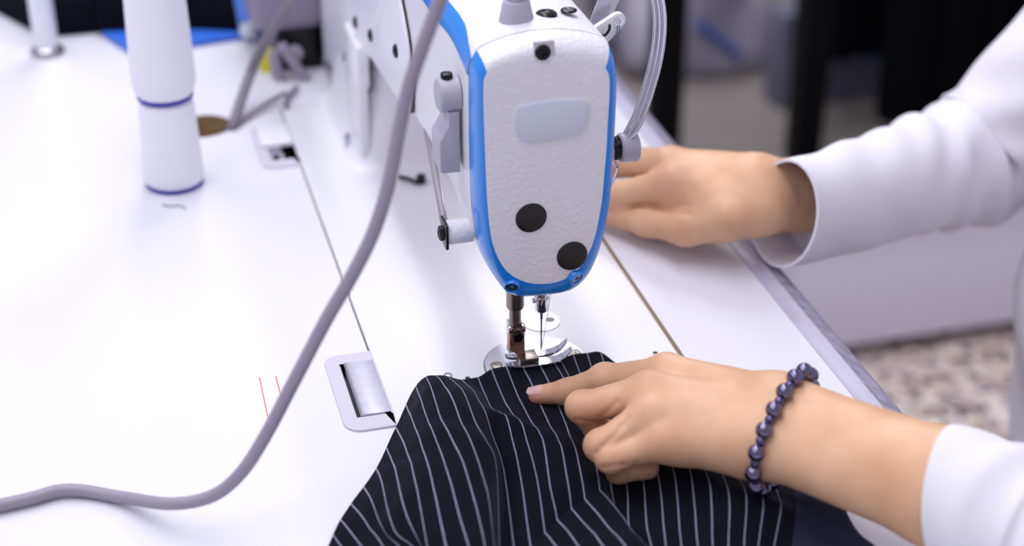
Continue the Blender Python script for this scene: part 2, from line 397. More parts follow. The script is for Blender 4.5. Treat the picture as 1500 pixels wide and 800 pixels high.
# casting: head block, arm and column in one piece
def arm_sec(y, s):
    out = []
    for p in rim:
        z = p.z
        zb = .108
        if z < zb: z = zb - (zb-z)*s - (1-s)*0.0
        out.append(Vector((p.x, y, z)))
    return out
bm = bmesh.new()
inner = [Vector((p.x*.985-.0001, -.0195, .14+(p.z-.14)*.985)) for p in rim]
secs = [inner, arm_sec(-.0181, 1)]
secs[0] = [Vector((cen.x+(p.x-cen.x)*.97, -.0181, cen.z+(p.z-cen.z)*.97)) for p in rim]
for y, s in ((-.008, 1), (.006, 1), (.013, .97), (.018, .85), (.023, .6), (.029, .3), (.036, .1), (.045, 0.02), (.08, 0), (.14, 0), (.2, 0), (.3, 0), (.40, 0), (.475, 0)): secs.append(arm_sec(y, s))
add_loft(bm, secs)
def selip(cx, cy, hx, hy, z, n=48, e=.35):
    return [Vector((cx + hx*math.copysign(abs(math.cos(2*PI*k/n))**e, math.cos(2*PI*k/n)), cy + hy*math.copysign(abs(math.sin(2*PI*k/n))**e, math.sin(2*PI*k/n)), z)) for k in range(n)]
add_loft(bm, [selip(0.0, .356, .053+.012*d, .074+.012*d, z) for d, z in ((1, .0003), (.9, .0006), (.6, .003), (.3, .008), (.1, .018), (0, .03), (-.5, .06), (-.5, .115))])
obj('arm_casting', bm, M['paint'], mac)
# dark filler painting the shade in the gap between face plate and casting
bm = bmesh.new()
g = [Vector((cen.x+(p.x-cen.x)*.985, 0, cen.z+(p.z-cen.z)*.988)) for p in rim]
add_loft(bm, [[y0(p, -.0176) for p in g], [y0(p, -.0196) for p in g]])
obj('seam_shade', bm, M['gap'], mac)
# painted blue stripe that sweeps back along the shoulder of the arm
import bisect
def rim_at(side_z):                                            # point of the left shoulder outline by arc length above z = .19
    return shoulder.__getitem__(0)
sh = [p for p in rim]
k0 = min(range(NR), key=lambda i: abs(rim[i].z-.150) + (10 if rim[i].x > 0 else 0))
# walk from the left flank up over the shoulder to the crown
path = []
i = k0
step = 1 if rim[(k0+1) % NR].z > rim[k0].z else -1
while True:
    path.append(rim[i]);
    if rim[i].x > -.004 and len(path) > 5: break
    i = (i+step) % NR
dl = [0]
for a, b in zip(path[:-1], path[1:]): dl.append(dl[-1]+(b-a).length)
def sh_pt(s):
    s = min(max(s, 0), dl[-1]-1e-6); k = bisect.bisect_right(dl, s)-1
    return path[k].lerp(path[k+1], (s-dl[k])/(dl[k+1]-dl[k]))
def s_of_z(z):
    return next(dl[k] for k in range(len(path)) if path[k].z >= z)
bm = bmesh.new(); rows = []
sc_ = s_of_z(.199)
for y, lo, hi in ((-.0180, .0005, .0105), (-.012, .0015, .0120), (-.005, .0028, .0140), (.004, .0045, .0165), (.015, .0058, .0182), (.03, .0060, .0185), (.045, .0050, .018), (.06, .0040, .0172), (.12, .003, .0165), (.2, .003, .0165), (.3, .003, .0165), (.4, .003, .0165), (.474, .003, .0165)):
    row = []
    for q in range(49):
        s = sc_ - .010 + lo + (hi-lo)*q/48; p = sh_pt(s); a = sh_pt(s-.001); b = sh_pt(s+.001)
        t = (b-a).normalized(); nrm = Vector((-t.z, 0, t.x))
        row.append(bm.verts.new(Vector((p.x, y, p.z)) + nrm*.0004))
    rows.append(row)
for a, b in zip(rows[:-1], rows[1:]):
    for q in range(48): bm.faces.new((a[q], a[q+1], b[q+1], b[q]))
obj('blue_stripe', bm, M['blue'], mac, True, 180)
# front panel fittings
def on_front(pts, y, h, m, name, bev=.0004, parent=face):
    bm = bmesh.new(); add_prism(bm, [(x, y, z) for x, z in pts], (0, -h, 0), bev); return obj(name, bm, m, parent)
bd = [[-0.0245,0.1802],[-0.018,0.1817],[-0.0089,0.1822],[0.0021,0.1819],[0.0102,0.181],[0.0132,0.1793],[0.014,0.1758],[0.0138,0.1704],[0.0124,0.1651],[0.0091,0.1616],[0.0047,0.1602],[-0.005,0.1598],[-0.0142,0.1593],[-0.0205,0.1609],[-0.0241,0.1656],[-0.0256,0.1727]]
bds = [(p.x, p.z) for p in resample(smooth_path([(x, 0, z) for x, z in bd], 5, True), 60)]
bcx = sum(p[0] for p in bds)/60; bcz = sum(p[1] for p in bds)/60
on_front([(bcx+(x-bcx)*1.045, bcz+(z-bcz)*1.06) for x, z in bds], -.0344, .0008, M['gap'] if False else M['cover'], 'badge_recess', .0004)
on_front(bds, -.0350, .0012, M['badge'], 'badge', .0006)
for (x, z) in ([[-0.0165,0.1157],[0.0068,0.0892]]):
    bm = bmesh.new(); add_lathe(bm, (x, -.0346, z), (0, -1, 0), [(0, .0086), (.0007, .0086), (.0012, .0081), (.0017, .0065), (.002, .003), (.0021, .0004)], 40); obj('rubber_plug', bm, M['black'], face)
hx, hz = [-0.0102,0.2091]
on_front([(hx-.0052, hz+.0052), (hx+.0052, hz+.0052), (hx+.0062, hz-.006), (hx-.0042, hz-.006)], -.0325, .0016, M['hinge'], 'screw_pocket', .0004)
bm = bmesh.new(); add_lathe(bm, (hx-.0006, -.0335, hz-.0004), (0, -1, .1), [(0, .0041), (.0016, .0041), (.0021, .0035), (.0021, .0019), (.0008, .0017)], 24); obj('socket_screw', bm, M['blackmetal'], face)
for (x, y, z, dx) in ((-0.0267,-0.0335,0.0737) + (-.35,), (0.0098,-0.035,0.0747) + (.5,)):
    ax = Vector((dx, -1, -.42)).normalized(); b0_ = Vector((x, y, z)) - ax*.0030
    bm = bmesh.new(); add_lathe(bm, b0_, ax, [(0, .0044), (.0031, .0044), (.0036, .0041), (.0036, .0036), (.0022, .0033)], 28); o = obj('screw_hole', bm, M['blue'], face)
    bm = bmesh.new(); add_lathe(bm, b0_, ax, [(0, .0033), (.0027, .0033), (.0030, .003), (.0030, .0014), (.002, .0012)], 24); obj('screw', bm, M['gun'], face)
# top fittings
kx, ky, kz = -.0150, .001, .2125
bm = bmesh.new(); add_lathe(bm, (kx, ky, kz), (0, 0, 1), [(0, .0094), (.0012, .0094), (.006, .0082), (.0115, .0072), (.0125, .0064), (.0128, .0055)], 40)
kn = obj('pressure_knob', bm, M['grey'], mac)
bm = bmesh.new()
add_lathe(bm, (kx, ky, kz+.0126), (0, 0, 1), [(q*.0012 + d, .0053 if d else .0058) for q in range(14) for d in (0, .0006)], 28)
obj('threaded_stem', bm, M['grey'], kn)
for (px, py, r, h) in ((0.002, 0.0037, .0058, .0026), (0.0155, 0.0075, .0044, .0012)):
    bm = bmesh.new(); add_lathe(bm, (px, py, .2136), (0, 0, 1), [(0, r*1.02), (h*.4, r), (h*.8, r*.8), (h, r*.45), (h*.75, r*.3)], 28); obj('top_screw', bm, M['blackmetal'], mac)
# cover plate on the back of the arm
cp = [(.1315, .1095), (.122, .128), (.119, .138), (.125, .156), (.138, .171), (.147, .18), (.155, .196), (.165, .2015), (.47, .2015), (.474, .196), (.474, .02), (.47, .015), (.30, .05), (.278, .093), (.1825, .1045), (.15, .1075)]
for (off, mm, nm, x0, x1) in ((.0013, M['gap'], 'cover_gap', -.0440, -.0474), (0, M['cover'], 'side_cover', -.0450, -.0492)):
    cy = .30; cz = .14
    pts = [Vector((x0, y-(off if y < .25 else 0), z)) for y, z in cp]
    bm = bmesh.new(); add_prism(bm, smooth_path(pts, 3, True), (x1-x0, 0, 0), .0006 if not off else 0); sc = obj(nm, bm, mm, mac, True, 30)
for (y, z) in ([[0.3045,0.1052],[0.2456,0.1174],[0.1576,0.1399],[0.3558,0.0586]]):
    bm = bmesh.new(); add_lathe(bm, (-.0490, y, z), (-1, 0, 0), [(0, .0044), (.001, .0044), (.0019, .0036), (.0024, .0016), (.0016, .0012)], 24); obj('cover_screw', bm, M['blackmetal'], sc)
box('guard_slab', (-.0535, .285, .012), (-.046, .338, .094), M['cover'], mac, .002)
bm = bmesh.new(); add_cyl(bm, (-.0465, .345, .022), (-.050, .345, .022), .004, 20); obj('slab_screw', bm, M['blackmetal'], mac)
bm = bmesh.new(); add_cyl(bm, (-.055, .318, .013), (-.055, .318, .0008), .005, 24, .001); obj('slab_foot', bm, M['steel'], mac)
# hand lifter on the back of the head
bm = bmesh.new(); add_prism(bm, [(x, .0135, z) for x, z in ((-.0478, .168), (-.0540, .168), (-.0540, .1605), (-.0572, .1545), (-.0588, .1525), (-.0590, .1500), (-.0590, .1355), (-.0586, .1338), (-.0572, .1330), (-.0478, .1330))], (0, -.0195, 0), .0009)
lev = obj('lifter_lever', bm, M['grey'], mac)
bm = bmesh.new(); add_lathe(bm, (-.0465, .003, .1752), (-1, 0, 0), [(0, .0096), (.0092, .0096), (.0106, .0091), (.0114, .008), (.0116, .003)], 40); obj('lever_boss', bm, M['grey'], lev)
bm = bmesh.new(); add_cyl(bm, (-.0525, .003, .182), (-.0525, .003, .1872), .0033, 24, .0004); obj('lever_screw', bm, M['blackmetal'], lev)
bm = bmesh.new(); add_cyl(bm, (-0.0575,-0.0093,0.0996), (-0.0398,0.1244,0.112), .0022, 16); obj('lifter_rod', bm, M['rod'], mac)
nub = Vector((-0.047,-0.0134,0.0998)) + Vector((0, .003, 0))
bm = bmesh.new(); add_cyl(bm, nub + Vector((.004, 0, 0)), nub + Vector((-.0108, 0, 0)), .0068, 32, .0008); nb = obj('rod_boss', bm, M['paint'], mac)
bm = bmesh.new(); add_prism(bm, [nub + Vector((-.0108, y, z)) for y, z in rrect(0, 0, .0145, .0155, .002)], (-.0014, 0, 0), .0004); obj('square_plate', bm, M['blackmetal'], nb)
bm = bmesh.new(); add_lathe(bm, nub + Vector((-.0122, 0, 0)), (-1, 0, 0), [(0, .0042), (.0018, .0042), (.0026, .0034), (.0028, .0016), (.0016, .0012)], 6); obj('plate_bolt', bm, M['black'], nb)
# presser bar, presser foot
pbx = -.0158
bm = bmesh.new(); add_lathe(bm, (pbx, 0, .090), (0, 0, -1), [(0, .0051), (.0485, .0051), (.0497, .0046), (.0503, .0034), (.0615, .0034), (.0615, .0032)], 32); obj('presser_bar', bm, M['gun'], mac)
ft = bmesh.new()
fsh = [(-.0205, .0262), (-.0115, .0262), (-.0113, .0150), (-.0113, .0095), (-.0155, .0085), (-.0160, .0118), (-.0205, .0150)]
bm = bmesh.new(); add_prism(bm, [(x, -.0012, z) for x, z in fsh], (0, -.0042, 0), .0004); foot = obj('presser_foot', bm, M['copper'], mac, True, 30)
bm = bmesh.new(); add_box(bm, (-.0208, -.0052, .0258), (-.0182, -.001, .0300), .0005); add_box(bm, (-.0130, -.0052, .0258), (-.0108, -.001, .0300), .0005); add_box(bm, (-.0200, -.0015, .0105), (-.012, .0036, .031), .0005); obj('foot_clamp', bm, M['chrome'], foot)
bm = bmesh.new(); add_lathe(bm, (pbx, -.0050, .0245), (0, -1, 0), [(0, .0032), (.0026, .0032), (.0031, .0027), (.0031, .0004)], 28); add_box(bm, (pbx-.0004, -.0083, .0216), (pbx+.0004, -.0078, .0274)); fs = obj('foot_screw', bm, M['blackmetal'], foot)
# stamped letters on the shank
cu = bpy.data.curves.new('stamped_lettering', 'FONT'); cu.body = 'DKE'; cu.size = .0042; cu.align_x = 'CENTER'; cu.extrude = .00006
t = bpy.data.objects.new('tmp', cu); COL.objects.link(t); t.matrix_world = Matrix.Translation((pbx-.0003, -.00545, .0186)) @ Matrix.Rotation(PI/2, 4, 'X')
bpy.context.view_layer.update()
me = bpy.data.meshes.new_from_object(t.evaluated_get(bpy.context.evaluated_depsgraph_get())); me.transform(t.matrix_world); me.materials.clear(); bpy.data.objects.remove(t)
link('stamped_lettering', me, M['black'], foot, False)
bm = bmesh.new()
add_box(bm, (-.0148, -.0078, .0038), (-.0030, .0030, .0088), .0007)
add_box(bm, (-.0140, -.0056, .0080), (-.0108, -.0012, .0120), .0006)
obj('foot_hinge', bm, M['gun'], foot)
bm = bmesh.new(); add_cyl(bm, (-.0045, -.0079, .0054), (-.0045, -.0072, .0054), .0011, 16); add_cyl(bm, (-.0045, -.0084, .0054), (-.0045, -.0077, .0054), .0008, 16); obj('hinge_pin', bm, M['steel'], foot)
for (sy0, sy1, nm) in ((-.0085, -.0012, 'foot_toe'), (.0012, .0075, 'foot_toe')):
    bm = bmesh.new(); ym = (sy0+sy1)/2
    sec = []
    for x, z, k in ((-.0205, .0032, .55), (-.018, .0024, .8), (-.012, .0016, 1), (-.004, .0016, 1), (.004, .0016, 1), (.0085, .0020, .95), (.0125, .0038, .85), (.0155, .0066, .65), (.0170, .0088, .35)):
        hw = (sy1-sy0)/2*k
        z += .0014; sec.append([Vector((x, ym-hw, z)), Vector((x, ym+hw, z)), Vector((x, ym+hw, z+.0016)), Vector((x, ym-hw, z+.0016))])
    add_loft(bm, sec); bmesh.ops.bevel(bm, geom=bm.edges[:], offset=.0003, segments=2, affect='EDGES')
    obj(nm, bm, M['chrome'], foot)
# needle bar, clamp, needle
bm = bmesh.new(); add_cyl(bm, (0, 0, .09), (0, 0, .0455), .0034, 28); nbar = obj('needle_bar', bm, M['steel'], mac)
bm = bmesh.new(); add_lathe(bm, (0, 0, .0452), (0, 0, -1), [(-.001, .0030), (.0005, .0033), (.0008, .0042), (.0018, .0042), (.0022, .0036), (.0085, .0036), (.0095, .0031), (.0098, .001)], 28)
add_cyl(bm, (-.0052, .001, .0425), (-.003, .001, .0425), .0015, 16); obj('needle_clamp', bm, M['chrome'], nbar)
bm = bmesh.new(); add_lathe(bm, (0, 0, .0362), (0, 0, -1), [(0, .00095), (.005, .00095), (.0065, .0006), (.024, .00055), (.031, .00012)], 14); obj('needle', bm, M['steel'], nbar)
# work lamp tucked under the arm
bm = bmesh.new(); add_cyl(bm, (-.006, .075, .1085), (-.006, .075, .1035), .011, 32, .001); lamp = obj('work_lamp', bm, M['cover'], mac)
bm = bmesh.new(); add_cyl(bm, (-.006, .075, .1036), (-.006, .075, .1026), .009, 32); obj('lamp_lens', bm, M['led'], lamp)
ll = bpy.data.lights.new('work_lamp_light', 'AREA'); ll.shape = 'DISK'; ll.size = .016; ll.energy = .034; ll.color = (1, .99, .97)
lo = bpy.data.objects.new('work_lamp_light', ll); lo.location = (-.006, .0745, .1018); lo.rotation_euler = (math.radians(-22), 0, 0); COL.objects.link(lo)
# needle plate, oil sight, screws on the bed
bm = bmesh.new(); add_lathe(bm, (-.0032, -.0015, -.002), (0, 0, 1), [(0, .0305), (.0030, .0305), (.00335, .0302), (.00335, .0004)], 72); npl = obj('needle_plate', bm, M['satin'], mac)
bm = bmesh.new(); add_lathe(bm, (-.0032, -.0015, -.002), (0, 0, 1), [(0, .0309), (.0027, .0309), (.0027, .030)], 72); obj('plate_gap', bm, M['gap'], npl)
for (x, y) in ([[0.0221,0.0032],[-0.0265,0.0023]]):
    bm = bmesh.new(); add_lathe(bm, (x, y, .0012), (0, 0, 1), [(0, .0036), (.0005, .0036), (.0007, .003), (.0007, .0011), (.0004, .0008)], 28); add_box(bm, (x-.003, y-.0004, .0016), (x+.003, y+.0004, .00195)); obj('plate_screw', bm, M['gun'], npl)
bm = bmesh.new(); add_lathe(bm, (.0126, .0445, -.002), (0, 0, 1), [(0, .0118), (.0026, .0118), (.003, .0115), (.003, .0003)], 48); osg = obj('oil_sight', bm, M['satin'], mac)
bm = bmesh.new(); add_lathe(bm, (.0126, .0445, -.002), (0, 0, 1), [(0, .01195), (.00265, .01195), (.00265, .0110)], 48); obj('sight_gap', bm, M['grey'], osg)
bm = bmesh.new(); add_lathe(bm, (.0186, .0445, .0008), (0, 0, 1), [(0, .0028), (.0004, .0028), (.0004, .0004)], 24); obj('sight_hole', bm, M['blackmetal'], osg)
for (x, y) in ([[-0.0456,-0.0054],[0.0682,-0.0077]]):
    bm = bmesh.new(); add_lathe(bm, (x, y, -.0003), (0, 0, 1), [(0, .0015), (.0010, .0015), (.0010, .0003)], 20); obj('bed_hole', bm, M['black'], mac)
bm = bmesh.new(); add_tube(bm, [(-0.0321,0.2584,0.004),(-0.0258,0.2532,0.004),(-0.0204,0.246,0.004)], .0016, 10); add_lathe(bm, (-0.0168,0.2514,0.001), (0, 0, 1), [(0, .0034), (.005, .0034), (.0058, .0028)], 20); obj('bed_clip', bm, M['black'], mac)
# thread tension assembly and guard on the operator's side of the head
tx = Vector((.0355, .004, 0.1316))
bm = bmesh.new(); add_lathe(bm, tx + Vector((.0095, 0, 0)), (1, 0, 0), [(0, .0074), (.0008, .0082), (.009, .0086), (.0102, .0082), (.0106, .0074), (.0106, .001)], 36); ten = obj('tension_knob', bm, M['grey'], mac)
bm = bmesh.new(); add_cyl(bm, tx + Vector((-.006, 0, 0)), tx + Vector((.01, 0, 0)), .0028, 20); obj('tension_stud', bm, M['steel'], ten)
bm = bmesh.new()
for q in (.0012, .0032): add_lathe(bm, tx + Vector((q, 0, 0)), (1, 0, 0), [(0, .0072), (.0004, .0088), (.0008, .0088), (.0012, .0072)], 36)
obj('tension_disc', bm, M['chrome'], ten)
bm = bmesh.new(); add_tube(bm, [tx + Vector((.0046 + .0048*q/48, .0062*math.cos(q*.45), .0062*math.sin(q*.45))) for q in range(49)], .0006, 8, 2); obj('tension_spring', bm, M['blackmetal'], ten)
gp = [(0.0413,0.002,0.1341),(0.0464,0.002,0.1364),(0.0513,0.002,0.142),(0.0561,0.002,0.1525),(0.0599,0.002,0.1655),(0.0629,0.002,0.178),(0.0647,0.002,0.1905),(0.0651,0.002,0.2021),(0.064,0.002,0.213),(0.0609,0.002,0.224),(0.0551,0.002,0.2335),(0.0465,0.002,0.241)]
for q, (dx, dy) in enumerate(((0, 0), (-.0018, .0028), (.0018, -.0024))):
    bm = bmesh.new(); add_tube(bm, [(x + dx*min(1, k/2), y + dy*min(1, k/2), z + .3*dx) for k, (x, y, z) in enumerate(gp)], .00125, 12, 6); obj('guard_wire', bm, M['chrome'], mac)
# take-up lever with its eyelet, thread and thread guides
ey = Vector((0.0415,0.004,0.2072)); eb = Vector((0.0322,0.01,0.2001))
bm = bmesh.new(); d = (ey-eb); d.y = 0; d.normalize(); nn = Vector((-d.z, 0, d.x))
arc = [ey + (d*math.cos(a) + nn*math.sin(a))*.0044 for a in np.linspace(-PI/2, PI/2, 14)]
pts = arc + [eb + nn*.006, eb - nn*.006]
for p in pts: p.y = .005
add_prism(bm, pts, (0, -.0032, 0), .0006); tk = obj('take_up_lever', bm, M['pole'], mac)
bm = bmesh.new(); add_lathe(bm, (ey.x, .0022, ey.z), (0, -1, 0), [(0, .0027), (.0010, .0027), (.0010, .0016), (.0002, .0014)], 24); obj('eyelet', bm, M['chrome'], tk)
for (a, b, wd) in (((0.032,0.012,0.201), (0.0395,0.012,0.2202), .0042), ((0.0393,0.02,0.1981), (0.0473,0.02,0.216), .0022)):
    bm = bmesh.new(); a = Vector(a); b = Vector(b); n_ = (b-a).normalized(); s_ = Vector((-n_.z, 0, n_.x))*wd
    add_prism(bm, [a-s_, a+s_, b+s_, b-s_], (0, .0014, 0), .0003); obj('guide_bar', bm, M['steel'], mac)
bm = bmesh.new()
add_tube(bm, [(ey.x-.0006, ey.y-.003, ey.z-.002), (0.0384,0.001,0.177), (tx.x+.002, tx.y, tx.z+.008)], .00022, 6, 4); obj('take_up_thread', bm, M['thread'], mac); bm = bmesh.new()
add_tube(bm, [(ey.x+.0006, ey.y-.003, ey.z-.002), (0.0398,0.001,0.1769), (tx.x+.004, tx.y, tx.z+.008)], .00022, 6, 4); obj('take_up_thread', bm, M['thread'], mac); bm = bmesh.new()
add_tube(bm, [(0.0058,0.001,0.0484), (0.0032,0.0,0.0293), (.0006, -.0004, .012)], .00018, 6, 2)
obj('needle_thread', bm, M['thread'], mac)
bm = bmesh.new(); add_tube(bm, [(0.0397,0.0,0.1252),(0.0425,0.0,0.124),(0.043,0.0,0.1206),(0.0412,0.0,0.1149),(0.039,0.0,0.1096)], .0009, 8, 6); obj('thread_guide', bm, M['chrome'], mac)
bm = bmesh.new(); add_tube(bm, [(0.0252,-0.002,0.2045),(0.0321,-0.002,0.2015),(0.0351,-0.002,0.2043),(0.0354,-0.002,0.2073)], .0008, 8, 5); obj('wire_guide', bm, M['blackmetal'], mac)
# hinges between machine and table
def make_hinge(y0, y1, first):
    yc = (y0+y1)/2; xr = BX0+.001; xl = xr-.0285
    pts = [(xr, y0), (xr, y1)] + [(xl + .008 - .008*math.sin(a), y1 - .008 + .008*math.cos(a)) for a in np.linspace(0, PI/2, 8)] + [(xl + .010 - .010*math.cos(a), y0 + .010 - .010*math.sin(a)) for a in np.linspace(0, PI/2, 8)]
    h = plate2d('hinge_plate', [pts, [(xr-.0004, y0+.013), (xr-.0004, y1-.011), (xl+.0085, y1-.011), (xl+.0085, y0+.013)]], -.002, .0014, M['hinge'], mac, .0006)
    bm = bmesh.new(); add_prism(bm, [(xl+.0085, y, z) for y, z in ((y0+.013, -.003), (y1-.011, -.003), (y1-.011, -.0022), (y0+.013, -.0022))], (.02, 0, 0)); obj('hinge_well', bm, M['black'] if first else M['grey'], h)
    if not first:
        bm = bmesh.new(); add_box(bm, (xl+.004, y0+.034, -.002), (xr-.001, y1-.004, .0045), .0012); obj('hinge_cap', bm, M['cover'], h)
        for k in (0, 1):
            bm = bmesh.new(); add_cyl(bm, (xl+.013+.008*k, y0+.021, -.0024), (xl+.013+.008*k, y0+.021, .0006), .0025, 16); obj('hinge_screw', bm, M['blackmetal'], h)
        return h
    sec = [[Vector((x, y, z)) for x, z in ((xl+.0105, -.0022), (xl+.0105, .0012), (xl+.0112, .0022), (xl+.0125, .0027), (xr-.0010, .0020), (xr-.0006, .0016), (xr-.0006, -.0022))] for y in (y0+.0132, y1-.0112)]
    bm = bmesh.new(); add_loft(bm, sec); obj('hinge_leaf', bm, M['zinc'], h)
    return h
make_hinge(-.0425, .0375, True)
make_hinge(.302, .378, False)
# motor housing at the far end
mo = box('motor_housing', (-.105, .478, .035), (.05, .60, .25), M['motor'], mac, .012, 3)
box('motor_bracket', (-.085, .485, .0), (-.045, .555, .04), M['blackmetal'], mac, .004)
bm = bmesh.new(); add_cyl(bm, (-0.073,0.47,0.0209), (-0.0693,0.5,0.009), .007, 28, .002); obj('cable_gland', bm, M['motor'], mac)
bm = bmesh.new(); add_tube(bm, [(-0.0845,0.462,0.0322),(-0.0757,0.462,0.016),(-0.0646,0.462,-0.0018),(-0.0519,0.462,-0.0165),(-0.0465,0.462,-0.0219)], .0042, 12); obj('motor_lead', bm, M['cable'], mac)
bm = bmesh.new(); add_tube(bm, [(-0.0897,0.468,0.0246),(-0.089,0.468,0.0103),(-0.0845,0.468,-0.0045),(-0.0801,0.468,-0.0134)], .005, 12); obj('motor_lead', bm, M['cable'], mac)
bm = bmesh.new(); add_cyl(bm, (-0.0838,0.468,-0.0106), (-0.0808,0.468,-0.0157), .005, 16); obj('lead_plug', bm, M['black'], mac)
bm = bmesh.new(); add_cyl(bm, (-0.0498,0.462,-0.0191), (-0.0449,0.462,-0.0233), .006, 16); obj('lead_plug', bm, M['black'], mac)
bm = bmesh.new(); add_tube(bm, [(-0.0766,0.4392,0.004),(-0.082,0.432,0.004),(-0.0883,0.4192,0.003),(-0.0904,0.4055,0.002)], .002, 10); obj('lead_hook', bm, M['cabled'], mac)

# ------------------------------------------------------------------ things on the table
def cone(name, loc, prof, ring, label):
    t = empty(name, loc, label, 'thread cone', 'stacked white thread cones')
    bm = bmesh.new(); add_lathe(bm, loc, (0, 0, 1), prof, 64); obj('thread', bm, M['cone'], t, True, 50)
    bm = bmesh.new(); add_lathe(bm, loc, (0, 0, 1), ring, 64); obj('rim', bm, M['conering'], t)
    return t
cone('thread_cone', (-.1862, .2985, 0), [(.0028, .0196), (.0045, .0212), (.009, .0214), (.030, .0204), (.058, .0193), (.0640, .0186), (.0665, .016)], [(0, .0190), (.0005, .0202), (.0026, .0204), (.0032, .0196)], 'white thread cone standing on the table, lower one under the other cone')
cone('thread_cone', (-.1862, .2985, .0666), [(.0028, .0187), (.006, .0205), (.011, .0219), (.018, .0222), (.045, .0214), (.085, .0203), (.108, .0193), (.112, .0175)], [(0, .0180), (.0005, .0193), (.0026, .0195), (.0032, .0187)], 'white thread cone stacked on top of another cone, reaching the top edge')
ps = empty('thread_stand', (-.268, .577, 0), 'white round stand pole with dished foot at the far left', 'thread stand')
bm = bmesh.new(); add_lathe(bm, (-.268, .577, 0), (0, 0, 1), [(0, .0148), (.003, .0145), (.006, .0125), (.0075, .0108)], 40); obj('foot', bm, M['steel'], ps)
bm = bmesh.new(); add_cyl(bm, (-.268, .577, .004), (-.268, .577, .55), .0100, 32); obj('pole', bm, M['pole'], ps)
# cables
def cable(name, pts, r, m, label, n=12, cat='cable'):
    bm = bmesh.new(); add_tube(bm, pts, r, n, 10); o = obj(name, bm, m); return tag(o, label, cat)
cable('hose', [(-.90, .02, .0046), (-.62, -.03, .0044), (-.44, -.075, .0042)] + [(-0.3058,-0.0643,0.0042),(-0.2734,-0.0599,0.0042),(-0.2465,-0.0735,0.0044),(-0.2218,-0.1006,0.015),(-0.2017,-0.1108,0.0232),(-0.1871,-0.1175,0.0389),(-0.1739,-0.1204,0.0604),(-0.1582,-0.1209,0.0894),(-0.1406,-0.1211,0.1217),(-0.1278,-0.1224,0.1438),(-0.1167,-0.1232,0.1659),(-0.1087,-0.1226,0.189),(-0.1027,-0.1201,0.2126),(-0.0972,-0.1181,0.2327),(-0.09,-0.1174,0.2517),(-0.083,-0.1166,0.2684),(-0.0766,-0.1165,0.2839),(-0.0718,-0.1229,0.3037),(-0.0673,-0.13,0.3344)] + [(-.06, -.06, .75), (-.05, .02, 1.3)], .0033, M['cable'], 'thick grey hose curving across the front of the machine onto the table', 16, 'hose')
cable('power_cable', [(-0.1353,0.4024,-0.01),(-0.1351,0.3817,0.003),(-0.1261,0.4023,0.012),(-0.1139,0.4227,0.028),(-0.1039,0.4172,0.05),(-0.0946,0.3965,0.075),(-0.0845,0.3733,0.1),(-0.078,0.3322,0.13)], .0042, M['cabled'], 'thick grey cable rising out of the round table hole towards the motor')
cable('thin_cable', [(-0.1407,0.4012,-0.01),(-0.1375,0.3784,0.003),(-0.1226,0.3932,0.004),(-0.1055,0.4107,0.005),(-0.0882,0.426,0.006)], .0017, M['cabled'], 'thin grey cable lying flat from the table hole to the motor leads')
tagp = empty('hang_tag', (-0.095,0.4867,0.0), 'small yellow tag behind the grey cables beside the motor', 'tag')
bm = bmesh.new(); q = Vector((-0.095,0.4867,0.0)); add_prism(bm, [q + Vector((x, 0, z)) for x, z in ((-.0045, 0), (.0055, 0), (.0055, .02), (.003, .024), (-.002, .024), (-.0045, .02))], (0, .0012, 0), .0002); obj('card', bm, M['yellow'], tagp)

for pts, lab in (([(-0.1977,0.2644,0.0006),(-0.1924,0.2606,0.0007),(-0.1868,0.2603,0.0006),(-0.1826,0.2549,0.0006)], 'tiny grey thread snip on the table in front of the thread cones'), ([(-0.0598,-0.0019,0.0012),(-0.0573,-0.0018,0.0035),(-0.0549,-0.0039,0.0035),(-0.0557,-0.0053,0.0012)], 'tiny looped thread end beside the fabric fold on the machine bed')):
    bm = bmesh.new(); add_tube(bm, pts, .0004, 6, 6); tag(obj('thread_snip', bm, M['thread']), lab, 'thread')
# blue sheet and dark garments heaped at the far end of the table
bm = bmesh.new()
sheet = [(-0.2214,0.6027,0.001),(-0.2008,0.5546,0.001),(-0.1728,0.5567,0.001),(-0.144,0.5587,0.001),(-0.1144,0.5638,0.001),(-0.0871,0.5665,0.001)] + [(-.05, .66, .001), (-.05, .93, .001), (-.24, .93, .001)]
rows = [bm.verts.new(Vector(p) + Vector((0, 0, .0))) for p in sheet]
bm.faces.new(rows); r = bmesh.ops.extrude_face_region(bm, geom=bm.faces[:])
bmesh.ops.translate(bm, verts=[v for v in r['geom'] if isinstance(v, bmesh.types.BMVert)], vec=(0, 0, .004))
o = obj('blue_sheet', bm, M['bluecloth']); tag(o, 'bright blue plastic sheet lying under the dark garments at the far end', 'sheet')
bm = bmesh.new(); qb = Vector((-0.0992,0.5568,0.012))
add_lathe(bm, qb - Vector((0, 0, .0062)), (0, 0, 1), [(0, .004), (.001, .008), (.005, .0095), (.010, .008), (.012, .004)], 20)
o = obj('spool', bm, M['badge']); tag(o, 'small pale round spool on the blue sheet near the motor', 'spool')
